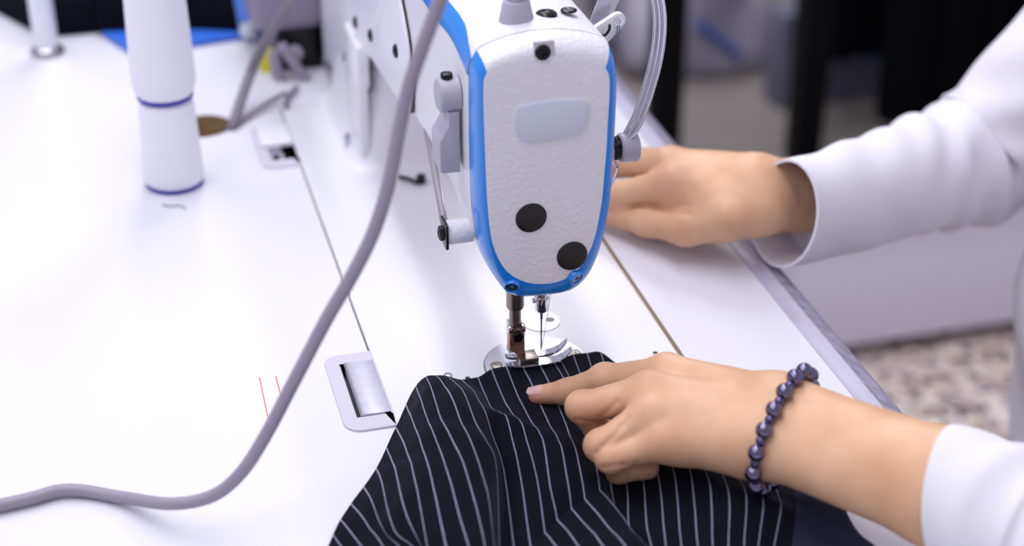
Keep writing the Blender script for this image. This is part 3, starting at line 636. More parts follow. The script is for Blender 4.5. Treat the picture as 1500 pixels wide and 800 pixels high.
def heap(name, x0, x1, yfun, depth, hgt, seed, mm, label, cat, z0=.002, bump=.012):
    rng = random.Random(seed); nx, ny = 70, 36; bm = bmesh.new(); g = []
    ph = [(rng.uniform(20, 60), rng.uniform(20, 60), rng.uniform(0, 6)) for _ in range(5)]
    for i in range(nx):
        u = i/(nx-1); x = x0 + (x1-x0)*u; col = []
        for j in range(ny):
            v = j/(ny-1); y = yfun(x) + depth*v
            e = min(1, v*9)**.5*min(1, (1-v)*6)**.5*min(1, u*40)**.5*min(1, (1-u)*40)**.5
            n = sum(math.sin(a*x + b*y + c) for a, b, c in ph)/5
            col.append(bm.verts.new((x, y - .015*min(1, v*9)*(1-min(1, v*9)) , z0 + e*(hgt*(.8 + .2*math.sin(v*3)) + bump*n))))
        g.append(col)
    bot = [[bm.verts.new((v.co.x, v.co.y, z0-.0012)) for v in c] for c in g]
    for i in range(nx-1):
        for j in range(ny-1):
            bm.faces.new((g[i][j], g[i+1][j], g[i+1][j+1], g[i][j+1])); bm.faces.new((bot[i][j], bot[i][j+1], bot[i+1][j+1], bot[i+1][j]))
    for a, b in ((0, 0), (nx-1, 0)):
        for j in range(ny-1): bm.faces.new((g[a][j], g[a][j+1], bot[a][j+1], bot[a][j]))
    for j in (0, ny-1):
        for i in range(nx-1): bm.faces.new((g[i][j], bot[i][j], bot[i+1][j], g[i+1][j]))
    o = obj(name, bm, mm, None, True, 180); return tag(o, label, cat)
heap('folded_garment', -.335, -.2215, lambda x: .613 + max(0, (-.270-x))*1.9, .26, .05, 3, M['navy'], 'dark navy garment folded in a heap behind the white stand pole', 'garment')
heap('folded_garment', -.2245, -.1065, lambda x: .606 - .035*(x+.22)/.13 + .004*math.sin((x+.2)*40), .27, .06, 5, M['navy'], 'dark navy garment heaped on the blue sheet behind the thread cones', 'garment', z0=.0065)

# ------------------------------------------------------------------ background beyond the table
def prism_thing(name, pts, vec, mm, label, cat, bev=.004):
    bm = bmesh.new(); add_prism(bm, pts, vec, bev); return tag(obj(name, bm, mm), label, cat)
cab = empty('low_cabinet', (1.2, 1.1, -.75), 'pale low cabinet with dark plinth standing on the speckled floor', 'cabinet')
box('plinth', (.70, 1.06, -.75), (1.9, 1.14, -.728), M['post'], cab)
bm = bmesh.new(); add_loft(bm, [[Vector((x, y, z)) for y, z in ((1.03, -.728), (1.03, -.715), (1.062, -.62), (1.075, -.59), (1.078, -.545), (1.15, -.545), (1.15, -.728))] for x in (.68, 1.9)]); obj('body', bm, M['panel'], cab, True, 25)
def rack_post(x, y, label):
    o = box('rack_post', (x-.026, y-.026, -.7468), (x+.026, y+.026, .9), M['post'], None, .004); return tag(o, label, 'post')
rack_post(.700, 1.66, 'black square post just right of the chrome thread guard')
rack_post(.967, 1.66, 'black square post left of the hanging dark trousers')
# hanging dark garments with faint pinstripes
M['dpin'] = mat('dark_trouser_cloth', (6, 7, 14), .95, spec=.08, bump=.2, scale=40)
def hanging(x0, x1, y, zb, zt, seed, label):
    rng = random.Random(seed); nx, nz = 60, 10; bm = bmesh.new(); F = []; B = []
    a, b, c = rng.uniform(50, 70), rng.uniform(110, 150), rng.uniform(0, 6)
    for i in range(nx+1):
        x = x0 + (x1-x0)*i/nx; fr = []; bk = []
        for j in range(nz+1):
            z = zb + (zt-zb)*j/nz; k = math.sin(PI*i/nx)**.4
            d = .012*math.sin(a*x+c) + .006*math.sin(b*x + 2*z)
            fr.append(bm.verts.new((x, y - .03*k + d, z))); bk.append(bm.verts.new((x, y + .03*k + .02 + d, z)))
        F.append(fr); B.append(bk)
    for i in range(nx):
        for j in range(nz):
            bm.faces.new((F[i][j], F[i+1][j], F[i+1][j+1], F[i][j+1])); bm.faces.new((B[i][j], B[i][j+1], B[i+1][j+1], B[i+1][j]))
        bm.faces.new((F[i][0], B[i][0], B[i+1][0], F[i+1][0])); bm.faces.new((F[i][nz], F[i+1][nz], B[i+1][nz], B[i][nz]))
    for i in (0, nx):
        for j in range(nz): bm.faces.new((F[i][j], F[i][j+1], B[i][j+1], B[i][j]))
    o = obj('hanging_trousers', bm, M['dpin'], None, True, 60); return tag(o, label, 'trousers', 'dark trousers on the rack')
hanging(1.01, 1.295, 1.80, -.612, .5, 1, 'dark trousers hanging nearest the right black post, ending above the grey box')
hanging(1.125, 1.335, 1.675, -.70, .5, 2, 'dark trousers hanging lowest, above the raised white sleeve')
hanging(1.30, 1.62, 1.80, -.66, .5, 3, 'dark trousers hanging at the top right corner behind the shoulder')
sb = empty('storage_box', (1.10, 1.91, -.747), 'grey storage box on the floor under the hanging trousers', 'box')
box('body', (1.01, 1.88, -.7468), (1.27, 1.95, -.56), M['steelgrey'], sb, .006)
box('label', (1.185, 1.8775, -.665), (1.225, 1.88, -.635), M['darkblue'], sb)
box('corner_tag', (1.19, 1.8770, -.63), (1.22, 1.88, -.612), M['core'], sb)
def sack(name, c, r, seed, mm, label, cat='bag'):
    rng = random.Random(seed); bm = bmesh.new(); bmesh.ops.create_uvsphere(bm, u_segments=40, v_segments=24, radius=1)
    ph = [(Vector((rng.uniform(-4, 4), rng.uniform(-4, 4), rng.uniform(-4, 4))), rng.uniform(0, 6)) for _ in range(7)]
    for v in bm.verts:
        n = v.co.copy(); k = 1 + .05*sum(math.sin(a.dot(n)*1.4 + b) for a, b in ph)
        e = Vector((math.copysign(abs(n.x)**.6, n.x), math.copysign(abs(n.y)**.6, n.y), math.copysign(abs(n.z)**.7, n.z)))*k
        v.co = Vector((c[0] + e.x*r[0], c[1] + e.y*r[1], max(c[2] + e.z*r[2], -.7465)))
    return tag(obj(name, bm, mm, None, True, 180), label, cat)
sk = sack('plastic_bag', (.925, 2.22, -.64), (.155, .19, .15), 4, M['bag'], 'pale plastic bag with a blue printed streak on the floor between the black posts')
bm = bmesh.new(); add_tube(bm, [(0.9114,2.055,-0.6281),(0.9383,2.055,-0.6506),(0.9655,2.055,-0.6732),(0.9992,2.055,-0.7025)], .024, 12, flat=.35); obj('printed_streak', bm, M['bagblue'], sk)
sack('plastic_bag', (1.17, 2.62, -.62), (.15, .13, .15), 9, M['bagw'], 'white plastic bag at the top, beside the right black post')
sack('plastic_bag', (.60, 2.35, -.62), (.115, .2, .20), 12, M['bagw'], 'whitish plastic bag seen between the machine head and the left black post')
sack('cloth_bundle', (.585, 2.06, -.66), (.028, .03, .05), 13, M['darkblue'], 'small dark blue bundle in front of the whitish bag', 'bundle')
sack('cloth_bundle', (.545, 1.72, -.69), (.05, .05, .04), 15, M['navy'], 'small black bundle on the floor just beyond the table edge', 'bundle')
# ------------------------------------------------------------------ pinstripe fabric under the presser foot
# control columns follow the stripes: (stripe number, points from the sewn edge down to the near edge)
CLOTH = [[-1,[(-0.1506,-0.1411,0.0022),(-0.1503,-0.1434,0.0022),(-0.15,-0.1457,0.0022),(-0.1494,-0.148,0.0022),(-0.1491,-0.1502,0.0022),(-0.1488,-0.1525,0.0022),(-0.1487,-0.1557,0.0022),(-0.1484,-0.1706,0.0029),(-0.1481,-0.1854,0.0035),(-0.1478,-0.2007,0.0042)]],[1,[(-0.1396,-0.1188,0.0022),(-0.1384,-0.1266,0.004),(-0.1372,-0.1334,0.005),(-0.1357,-0.1407,0.006),(-0.1343,-0.1484,0.007),(-0.1324,-0.1584,0.008),(-0.1305,-0.169,0.008),(-0.1288,-0.1837,0.0067),(-0.127,-0.1984,0.0055),(-0.1252,-0.2135,0.0042)]],[2,[(-0.1322,-0.1073,0.0022),(-0.1306,-0.1186,0.005),(-0.1288,-0.1298,0.007),(-0.1276,-0.1383,0.008),(-0.1263,-0.146,0.009),(-0.1251,-0.1577,0.011),(-0.1222,-0.175,0.011),(-0.1206,-0.1897,0.0088),(-0.1189,-0.2044,0.0065),(-0.1172,-0.2196,0.0042)]],[4,[(-0.1138,-0.0804,0.0022),(-0.1147,-0.1008,0.008),(-0.1168,-0.123,0.012),(-0.1181,-0.1403,0.014),(-0.1172,-0.1528,0.014),(-0.1117,-0.1618,0.013),(-0.1034,-0.1801,0.011),(-0.0993,-0.1941,0.0088),(-0.0952,-0.208,0.0065),(-0.091,-0.2224,0.0042)]],[6,[(-0.0961,-0.0458,0.0022),(-0.0973,-0.075,0.01),(-0.0988,-0.0985,0.016),(-0.1008,-0.1181,0.019),(-0.1021,-0.1339,0.02),(-0.1047,-0.1598,0.018),(-0.1066,-0.183,0.014),(-0.1074,-0.1978,0.0108),(-0.1082,-0.2126,0.0075),(-0.109,-0.2279,0.0042)]],[8,[(-0.0783,-0.0158,0.007),(-0.082,-0.0504,0.018),(-0.0842,-0.0811,0.024),(-0.0845,-0.1069,0.026),(-0.0854,-0.1291,0.026),(-0.0873,-0.1645,0.023),(-0.0877,-0.1931,0.018),(-0.0878,-0.208,0.0134),(-0.088,-0.2228,0.0089),(-0.0881,-0.2381,0.0042)]],[9,[(-0.0736,-0.0222,0.016),(-0.0758,-0.0503,0.024),(-0.0783,-0.0815,0.028),(-0.0778,-0.1045,0.03),(-0.0771,-0.1239,0.03),(-0.0785,-0.1595,0.027),(-0.0821,-0.1984,0.021),(-0.083,-0.2132,0.0155),(-0.0839,-0.228,0.0099),(-0.0849,-0.2433,0.0042)]],[10,[(-0.0689,-0.026,0.018),(-0.0685,-0.0418,0.024),(-0.0685,-0.0634,0.028),(-0.0694,-0.0921,0.03),(-0.0691,-0.1131,0.03),(-0.07,-0.1473,0.026),(-0.0784,-0.1981,0.02),(-0.08,-0.2128,0.0148),(-0.0816,-0.2275,0.0096),(-0.0833,-0.2427,0.0042)]],[11,[(-0.0623,-0.0262,0.017),(-0.0604,-0.0399,0.021),(-0.0599,-0.0603,0.025),(-0.0614,-0.0865,0.027),(-0.0595,-0.1036,0.026),(-0.0562,-0.1117,0.015),(-0.0732,-0.1845,0.008),(-0.0754,-0.1991,0.0067),(-0.0777,-0.2137,0.0055),(-0.08,-0.2287,0.0042)]],[12,[(-0.0527,-0.0201,0.01),(-0.0509,-0.0355,0.013),(-0.0518,-0.0552,0.019),(-0.0513,-0.0699,0.02),(-0.0505,-0.0827,0.012),(-0.0498,-0.1027,0.004),(-0.0643,-0.1818,0.004),(-0.0661,-0.1965,0.0041),(-0.0679,-0.2112,0.0041),(-0.0697,-0.2263,0.0042)]],[13,[(-0.041,-0.0113,0.004),(-0.0419,-0.0292,0.005),(-0.0434,-0.0519,0.01),(-0.041,-0.0642,0.013),(-0.0395,-0.0724,0.013),(-0.0439,-0.113,0.008),(-0.0531,-0.1665,0.004),(-0.0531,-0.1798,0.009),(-0.0522,-0.1906,0.012),(-0.0372,-0.2206,0.003)]],[14,[(-0.0309,-0.0034,0.003),(-0.0323,-0.0302,0.004),(-0.0344,-0.0606,0.01),(-0.0338,-0.0762,0.0145),(-0.0342,-0.0882,0.0145),(-0.038,-0.1255,0.011),(-0.0432,-0.158,0.004),(-0.043,-0.1773,0.0099),(-0.0418,-0.193,0.0132),(-0.0268,-0.223,0.003)]],[15,[(-0.0215,-0.0016,0.0022),(-0.0237,-0.0369,0.0035),(-0.0263,-0.0742,0.011),(-0.0271,-0.0911,0.016),(-0.0277,-0.102,0.016),(-0.0332,-0.1326,0.012),(-0.0349,-0.1515,0.005),(-0.034,-0.1746,0.0108),(-0.0323,-0.1942,0.0144),(-0.0173,-0.2242,0.003)]],[16,[(-0.0126,-0.0029,0.0022),(-0.0126,-0.0233,0.003),(-0.0166,-0.0676,0.009),(-0.0192,-0.0989,0.0155),(-0.0197,-0.1083,0.016),(-0.0226,-0.1267,0.012),(-0.0256,-0.1457,0.006),(-0.024,-0.1728,0.0117),(-0.0219,-0.1967,0.0156),(-0.0069,-0.2267,0.003)]],[17,[(-0.0022,-0.0035,0.0022),(-0.0027,-0.0273,0.003),(-0.007,-0.0684,0.007),(-0.0107,-0.0983,0.0115),(-0.0119,-0.1088,0.012),(-0.0146,-0.126,0.01),(-0.017,-0.1408,0.007),(-0.0149,-0.173,0.0126),(-0.0125,-0.2017,0.0168),(0.0025,-0.2317,0.003)]],[18,[(0.0065,-0.0036,0.0022),(0.0066,-0.0258,0.003),(0.0021,-0.0691,0.005),(-0.0006,-0.098,0.007),(-0.0025,-0.1106,0.008),(-0.0057,-0.127,0.009),(-0.0083,-0.1384,0.009),(-0.0061,-0.1707,0.0135),(-0.0042,-0.2012,0.018),(0.0108,-0.2312,0.003)]],[19,[(0.011,-0.0026,0.0022),(0.0103,-0.026,0.0025),(0.007,-0.0649,0.003),(0.0053,-0.0928,0.004),(0.0043,-0.109,0.004),(0.0015,-0.1252,0.004),(-0.0022,-0.1429,0.004),(-0.0042,-0.1576,0.0041),(-0.0062,-0.1722,0.0041),(-0.0083,-0.1873,0.0042)]],[20,[(0.02,0.001,0.0022),(0.0179,-0.0186,0.0023),(0.0152,-0.052,0.003),(0.013,-0.0825,0.003),(0.0104,-0.1036,0.003),(0.0097,-0.1273,0.003),(-0.0006,-0.1625,0.003),(-0.0034,-0.177,0.0034),(-0.0061,-0.1914,0.0038),(-0.009,-0.2063,0.0042)]],[21,[(0.0284,0.0003,0.0022),(0.026,-0.0178,0.0023),(0.023,-0.0527,0.003),(0.0211,-0.0827,0.003),(0.0195,-0.106,0.003),(0.0187,-0.1274,0.004),(0.0069,-0.1687,0.004),(0.0042,-0.1832,0.0041),(0.0015,-0.1976,0.0041),(-0.0013,-0.2125,0.0042)]],[22,[(0.0364,-0.0011,0.0022),(0.0339,-0.0192,0.0023),(0.0309,-0.0534,0.003),(0.0291,-0.0849,0.003),(0.0275,-0.1096,0.004),(0.0254,-0.1324,0.008),(0.0104,-0.1862,0.006),(0.0077,-0.2007,0.0054),(0.0051,-0.2152,0.0048),(0.0023,-0.2301,0.0042)]],[23,[(0.0419,-0.0166,0.0022),(0.0401,-0.0344,0.0023),(0.0384,-0.0597,0.003),(0.037,-0.087,0.003),(0.0351,-0.1119,0.005),(0.0322,-0.1373,0.011),(0.0178,-0.1882,0.006),(0.0151,-0.2027,0.0054),(0.0124,-0.2172,0.0048),(0.0096,-0.2321,0.0042)]],[24,[(0.0491,-0.0322,0.0022),(0.0487,-0.0513,0.0023),(0.048,-0.0715,0.003),(0.0464,-0.0937,0.004),(0.0438,-0.1156,0.006),(0.0396,-0.1421,0.013),(0.0256,-0.1903,0.006),(0.0228,-0.2048,0.0054),(0.0201,-0.2192,0.0048),(0.0172,-0.2341,0.0042)]],[25,[(0.0576,-0.0492,0.0022),(0.0576,-0.0652,0.0023),(0.0572,-0.0816,0.003),(0.0551,-0.1021,0.004),(0.0512,-0.1243,0.008),(0.0437,-0.1583,0.016),(0.0327,-0.1922,0.006),(0.0296,-0.2066,0.0054),(0.0266,-0.2209,0.0048),(0.0234,-0.2357,0.0042)]],[26,[(0.0654,-0.0672,0.0022),(0.0651,-0.0799,0.0023),(0.0643,-0.0957,0.003),(0.0621,-0.1165,0.005),(0.0567,-0.1412,0.01),(0.0491,-0.1706,0.017),(0.0402,-0.1942,0.006),(0.0367,-0.2084,0.0054),(0.0332,-0.2226,0.0048),(0.0296,-0.2373,0.0042)]],[27,[(0.0732,-0.084,0.0022),(0.0727,-0.0956,0.0023),(0.0712,-0.1095,0.003),(0.0683,-0.1272,0.005),(0.0639,-0.1469,0.01),(0.057,-0.1739,0.017),(0.0476,-0.1962,0.006),(0.0437,-0.2103,0.0054),(0.0399,-0.2243,0.0048),(0.0359,-0.2388,0.0042)]],[28,[(0.0808,-0.1003,0.0022),(0.0799,-0.1096,0.0023),(0.0783,-0.1212,0.003),(0.075,-0.1366,0.005),(0.0704,-0.1541,0.01),(0.0641,-0.1787,0.017),(0.0544,-0.1981,0.006),(0.05,-0.2119,0.0054),(0.0456,-0.2257,0.0048),(0.041,-0.2399,0.0042)]],[29,[(0.0875,-0.118,0.0022),(0.0871,-0.1246,0.0023),(0.0858,-0.1341,0.003),(0.0831,-0.1475,0.005),(0.0789,-0.1629,0.009),(0.0719,-0.1833,0.015),(0.0619,-0.2001,0.006),(0.0569,-0.2136,0.0054),(0.0518,-0.227,0.0048),(0.0466,-0.2409,0.0042)]],[30.6,[(0.0946,-0.1366,0.0022),(0.094,-0.1407,0.0025),(0.0929,-0.1467,0.003),(0.0904,-0.1556,0.005),(0.0866,-0.1671,0.008),(0.0801,-0.1837,0.012),(0.0703,-0.2024,0.006),(0.0657,-0.2161,0.0054),(0.0611,-0.2299,0.0048),(0.0564,-0.244,0.0042)]],[32,[(0.1009,-0.1434,0.0022),(0.1006,-0.1489,0.004),(0.1001,-0.1551,0.005),(0.0986,-0.1642,0.007),(0.0966,-0.1748,0.009),(0.0936,-0.187,0.01),(0.0845,-0.2082,0.005),(0.0806,-0.2223,0.0047),(0.0767,-0.2363,0.0045),(0.0727,-0.2508,0.0042)]],[34,[(0.1049,-0.1519,0.0022),(0.1053,-0.1576,0.004),(0.1054,-0.1639,0.005),(0.1052,-0.1724,0.006),(0.1066,-0.1806,0.007),(0.1065,-0.1887,0.007),(0.1046,-0.209,0.004),(0.1037,-0.2238,0.0041),(0.1028,-0.2386,0.0041),(0.1018,-0.2539,0.0042)]],[35,[(0.1058,-0.1534,0.0022),(0.1078,-0.1576,0.0022),(0.108,-0.1637,0.0022),(0.1085,-0.171,0.0022),(0.1114,-0.1778,0.0022),(0.1071,-0.1894,0.0022),(0.1135,-0.2124,0.0022),(0.1161,-0.2269,0.0029),(0.1188,-0.2414,0.0035),(0.1215,-0.2563,0.0042)]]]
def hermite(xs, ys, q):
    xs = np.asarray(xs, float); ys = np.asarray(ys, float); m = np.zeros_like(ys)
    h = np.diff(xs); d = np.diff(ys, axis=0)/h[:, None]
    m[1:-1] = (d[:-1]*h[1:, None] + d[1:]*h[:-1, None])/(h[:-1]+h[1:])[:, None]; m[0] = d[0]; m[-1] = d[-1]
    i = np.clip(np.searchsorted(xs, q, side='right')-1, 0, len(xs)-2); t = ((q-xs[i])/h[i])[:, None]; hh = h[i][:, None]
    return (2*t**3-3*t**2+1)*ys[i] + (t**3-2*t**2+t)*hh*m[i] + (-2*t**3+3*t**2)*ys[i+1] + (t**3-t**2)*hh*m[i+1]
def build_cloth():
    ss = np.array([c[0] for c in CLOTH], float)
    grid = np.array([c[1] for c in CLOTH], float)            # columns x rows x 3
    grid = np.concatenate([grid[:, :6], grid[:, 5:6]*.2 + grid[:, 6:7]*.8, grid[:, 6:7], grid[:, 6:7]*.78 + grid[:, 7:8]*.22, grid[:, 7:]], 1)
    nr = grid.shape[1]; q = np.linspace(0, nr-1, 145); s = np.arange(ss[0], ss[-1]+1e-6, .1)
    dense = np.stack([hermite(np.arange(nr), grid[k], q) for k in range(len(ss))])     # col x rows x 3
    full = np.stack([hermite(ss, dense[:, j], s) for j in range(len(q))], axis=1)      # s x rows x 3
    full[:, :, 2] = np.maximum(full[:, :, 2], .0022)
    # soft puckers so that the cloth is not glassy
    X, Y = full[:, :, 0], full[:, :, 1]
    full[:, :, 2] += .0006*(1+np.sin(X*210 + 3*np.sin(Y*70)))*np.clip((full[:, :, 2]-.003)/.006, 0, 1)
    ns, nq = len(s), len(q)
    idx = np.arange(ns*nq).reshape(ns, nq)
    f = np.stack([idx[:-1, :-1], idx[:-1, 1:], idx[1:, 1:], idx[1:, :-1]], -1).reshape(-1, 4)
    me = bpy.data.meshes.new('fabric'); me.from_pydata(full.reshape(-1, 3).tolist(), [], f.tolist())
    uv = me.uv_layers.new(name='UVMap')
    lv = np.zeros(len(me.loops), np.int32); me.loops.foreach_get('vertex_index', lv)
    co = np.stack([(s[lv//nq])/40.0, (lv % nq)/nq], -1).astype(np.float32); uv.data.foreach_set('uv', co.ravel())
    o = link('pinstripe_fabric', me, M['pin'], None, True, 180)
    so = o.modifiers.new('thickness', 'SOLIDIFY'); so.thickness = .0007; so.offset = -1
    return tag(o, 'navy pinstripe fabric lying in folds under the presser foot and hand', 'fabric')
build_cloth()

# ------------------------------------------------------------------ the seamstress
def smin(a, b, k):
    h = np.maximum(k-np.abs(a-b), 0)/k
    return np.minimum(a, b) - h*h*k*.25
class Field:
    def __init__(s, lo, hi, h):
        s.lo = np.array(lo, float); s.h = h; s.n = np.ceil((np.array(hi)-s.lo)/h).astype(int)+1
        s.ax = [s.lo[k] + h*np.arange(s.n[k]) for k in range(3)]
        s.D = s.new()
    def new(s): return np.full(s.n, .05, np.float32)
    def region(s, lo, hi):
        a = np.maximum(((np.array(lo)-s.lo)/s.h).astype(int), 0); b = np.minimum(((np.array(hi)-s.lo)/s.h).astype(int)+2, s.n)
        sl = tuple(slice(a[k], max(b[k], a[k])) for k in range(3))
        return sl, np.meshgrid(*[s.ax[k][sl[k]].astype(np.float32) for k in range(3)], indexing='ij')
    def cap(s, D, a, b, ra, rb, k, mar=.016, sub=False):
        a = np.array(a, float); b = np.array(b, float); r = max(ra, rb)+mar+k
        sl, (X, Y, Z) = s.region(np.minimum(a, b)-r, np.maximum(a, b)+r)
        if X.size == 0: return
        ba = b-a; l2 = max(ba@ba, 1e-12)
        t = np.clip(((X-a[0])*ba[0] + (Y-a[1])*ba[1] + (Z-a[2])*ba[2])/l2, 0, 1)
        d = np.sqrt((X-a[0]-t*ba[0])**2 + (Y-a[1]-t*ba[1])**2 + (Z-a[2]-t*ba[2])**2) - (ra + (rb-ra)*t)
        D[sl] = -smin(-D[sl], d, k) if sub else smin(D[sl], d.astype(np.float32), k)
    def chain(s, D, pts, rad, k):
        for i in range(len(pts)-1): s.cap(D, pts[i], pts[i+1], rad[i], rad[i+1], k)
    def groove(s, D, a, b, w, depth):
        a = np.array(a, float); b = np.array(b, float)
        sl, (X, Y, Z) = s.region(np.minimum(a, b)-3*w, np.maximum(a, b)+3*w)
        if X.size == 0: return
        ba = b-a; t = np.clip(((X-a[0])*ba[0] + (Y-a[1])*ba[1] + (Z-a[2])*ba[2])/(ba@ba), 0, 1)
        q = (X-a[0]-t*ba[0])**2 + (Y-a[1]-t*ba[1])**2 + (Z-a[2]-t*ba[2])**2
        D[sl] += (depth*np.exp(-q/(w*w))).astype(np.float32)
    def snap(s, D, p, d=(-.25, -.80, .54)):
        """outermost skin point on the line through p along d"""
        p = np.array(p, float); d = np.array(d); d = d/np.linalg.norm(d); ts = np.arange(.03, -.03, -s.h*.5)
        for t in ts:
            q = p + d*t; i = np.round((q-s.lo)/s.h).astype(int)
            if (i >= 0).all() and (i < s.n).all() and D[tuple(i)] < 0: return q
        return p
    def crease(s, D, a, b, w, depth, n=6):
        D0 = D.copy(); q = [s.snap(D0, np.array(a)*(1-k/n) + np.array(b)*k/n) for k in range(n+1)]
        E_ = np.zeros(D.shape, np.float32)
        for u, v in zip(q[:-1], q[1:]):
            m = s.new(); m[:] = 0; s.groove(m, u, v, w, depth); E_ = np.maximum(E_, m)
        D += E_
    def mesh(s, D):
        """surface nets"""
        inside = D < 0; n = s.n
        c = inside[:-1, :-1, :-1].astype(np.int8)
        cnt = np.zeros(np.array(n)-1, np.int8)
        for dx in (0, 1):
            for dy in (0, 1):
                for dz in (0, 1): cnt += inside[dx:n[0]-1+dx, dy:n[1]-1+dy, dz:n[2]-1+dz]
        act = (cnt > 0) & (cnt < 8); ids = np.argwhere(act); vid = np.full(act.shape, -1, np.int32); vid[act] = np.arange(len(ids))
        acc = np.zeros((len(ids), 3)); num = np.zeros(len(ids))
        corners = [(0, 0, 0), (1, 0, 0), (0, 1, 0), (1, 1, 0), (0, 0, 1), (1, 0, 1), (0, 1, 1), (1, 1, 1)]
        val = [D[ids[:, 0]+a, ids[:, 1]+b, ids[:, 2]+c_] for a, b, c_ in corners]
        for i in range(8):
            for j in range(i+1, 8):
                df = np.array(corners[j])-np.array(corners[i])
                if np.abs(df).sum() != 1: continue
                m = (val[i] < 0) != (val[j] < 0)
                t = np.where(m, val[i]/np.where(m, val[i]-val[j], 1), 0)
                acc += np.where(m[:, None], np.array(corners[i]) + t[:, None]*df, 0); num += m
        P_ = s.lo + s.h*(ids + acc/num[:, None])
        F = []
        for ax in range(3):
            o1, o2 = [(1, 2), (2, 0), (0, 1)][ax]
            sl0 = [slice(0, n[k]-1) for k in range(3)]
            a = inside[tuple(slice(0, n[k]-1) if k == ax else slice(1, n[k]-1) for k in range(3))]
            b = inside[tuple(slice(1, n[k]) if k == ax else slice(1, n[k]-1) for k in range(3))]
            e = np.argwhere(a != b); flip = a[tuple(e.T)]
            base = e.copy(); base[:, o1] += 1; base[:, o2] += 1
            def v(d1, d2):
                q = base.copy(); q[:, o1] -= d1; q[:, o2] -= d2; return vid[tuple(q.T)]
            quad = np.stack([v(1, 1), v(0, 1), v(0, 0), v(1, 0)], -1)
            quad = np.where(flip[:, None], quad, quad[:, ::-1]); F.append(quad)
        return P_, np.concatenate(F)
def relax(P_, F, it=3, lam=.5):
    e = np.concatenate([F[:, [0, 1]], F[:, [1, 2]], F[:, [2, 3]], F[:, [3, 0]]]); e = np.concatenate([e, e[:, ::-1]])
    deg = np.bincount(e[:, 0], minlength=len(P_)).astype(float)
    for k in range(it*2):
        l_ = lam if k % 2 == 0 else -lam*1.03
        avg = np.stack([np.bincount(e[:, 0], weights=P_[e[:, 1], c], minlength=len(P_)) for c in range(3)], -1)/deg[:, None]
        P_ = P_ + l_*(avg-P_)
    return P_
V = lambda *p: np.array(p, float)
lerp = lambda a, b, t: np.array(a)*(1-t) + np.array(b)*t
flush = []                                                     # places where the skin is naturally redder: (point, radius, amount)

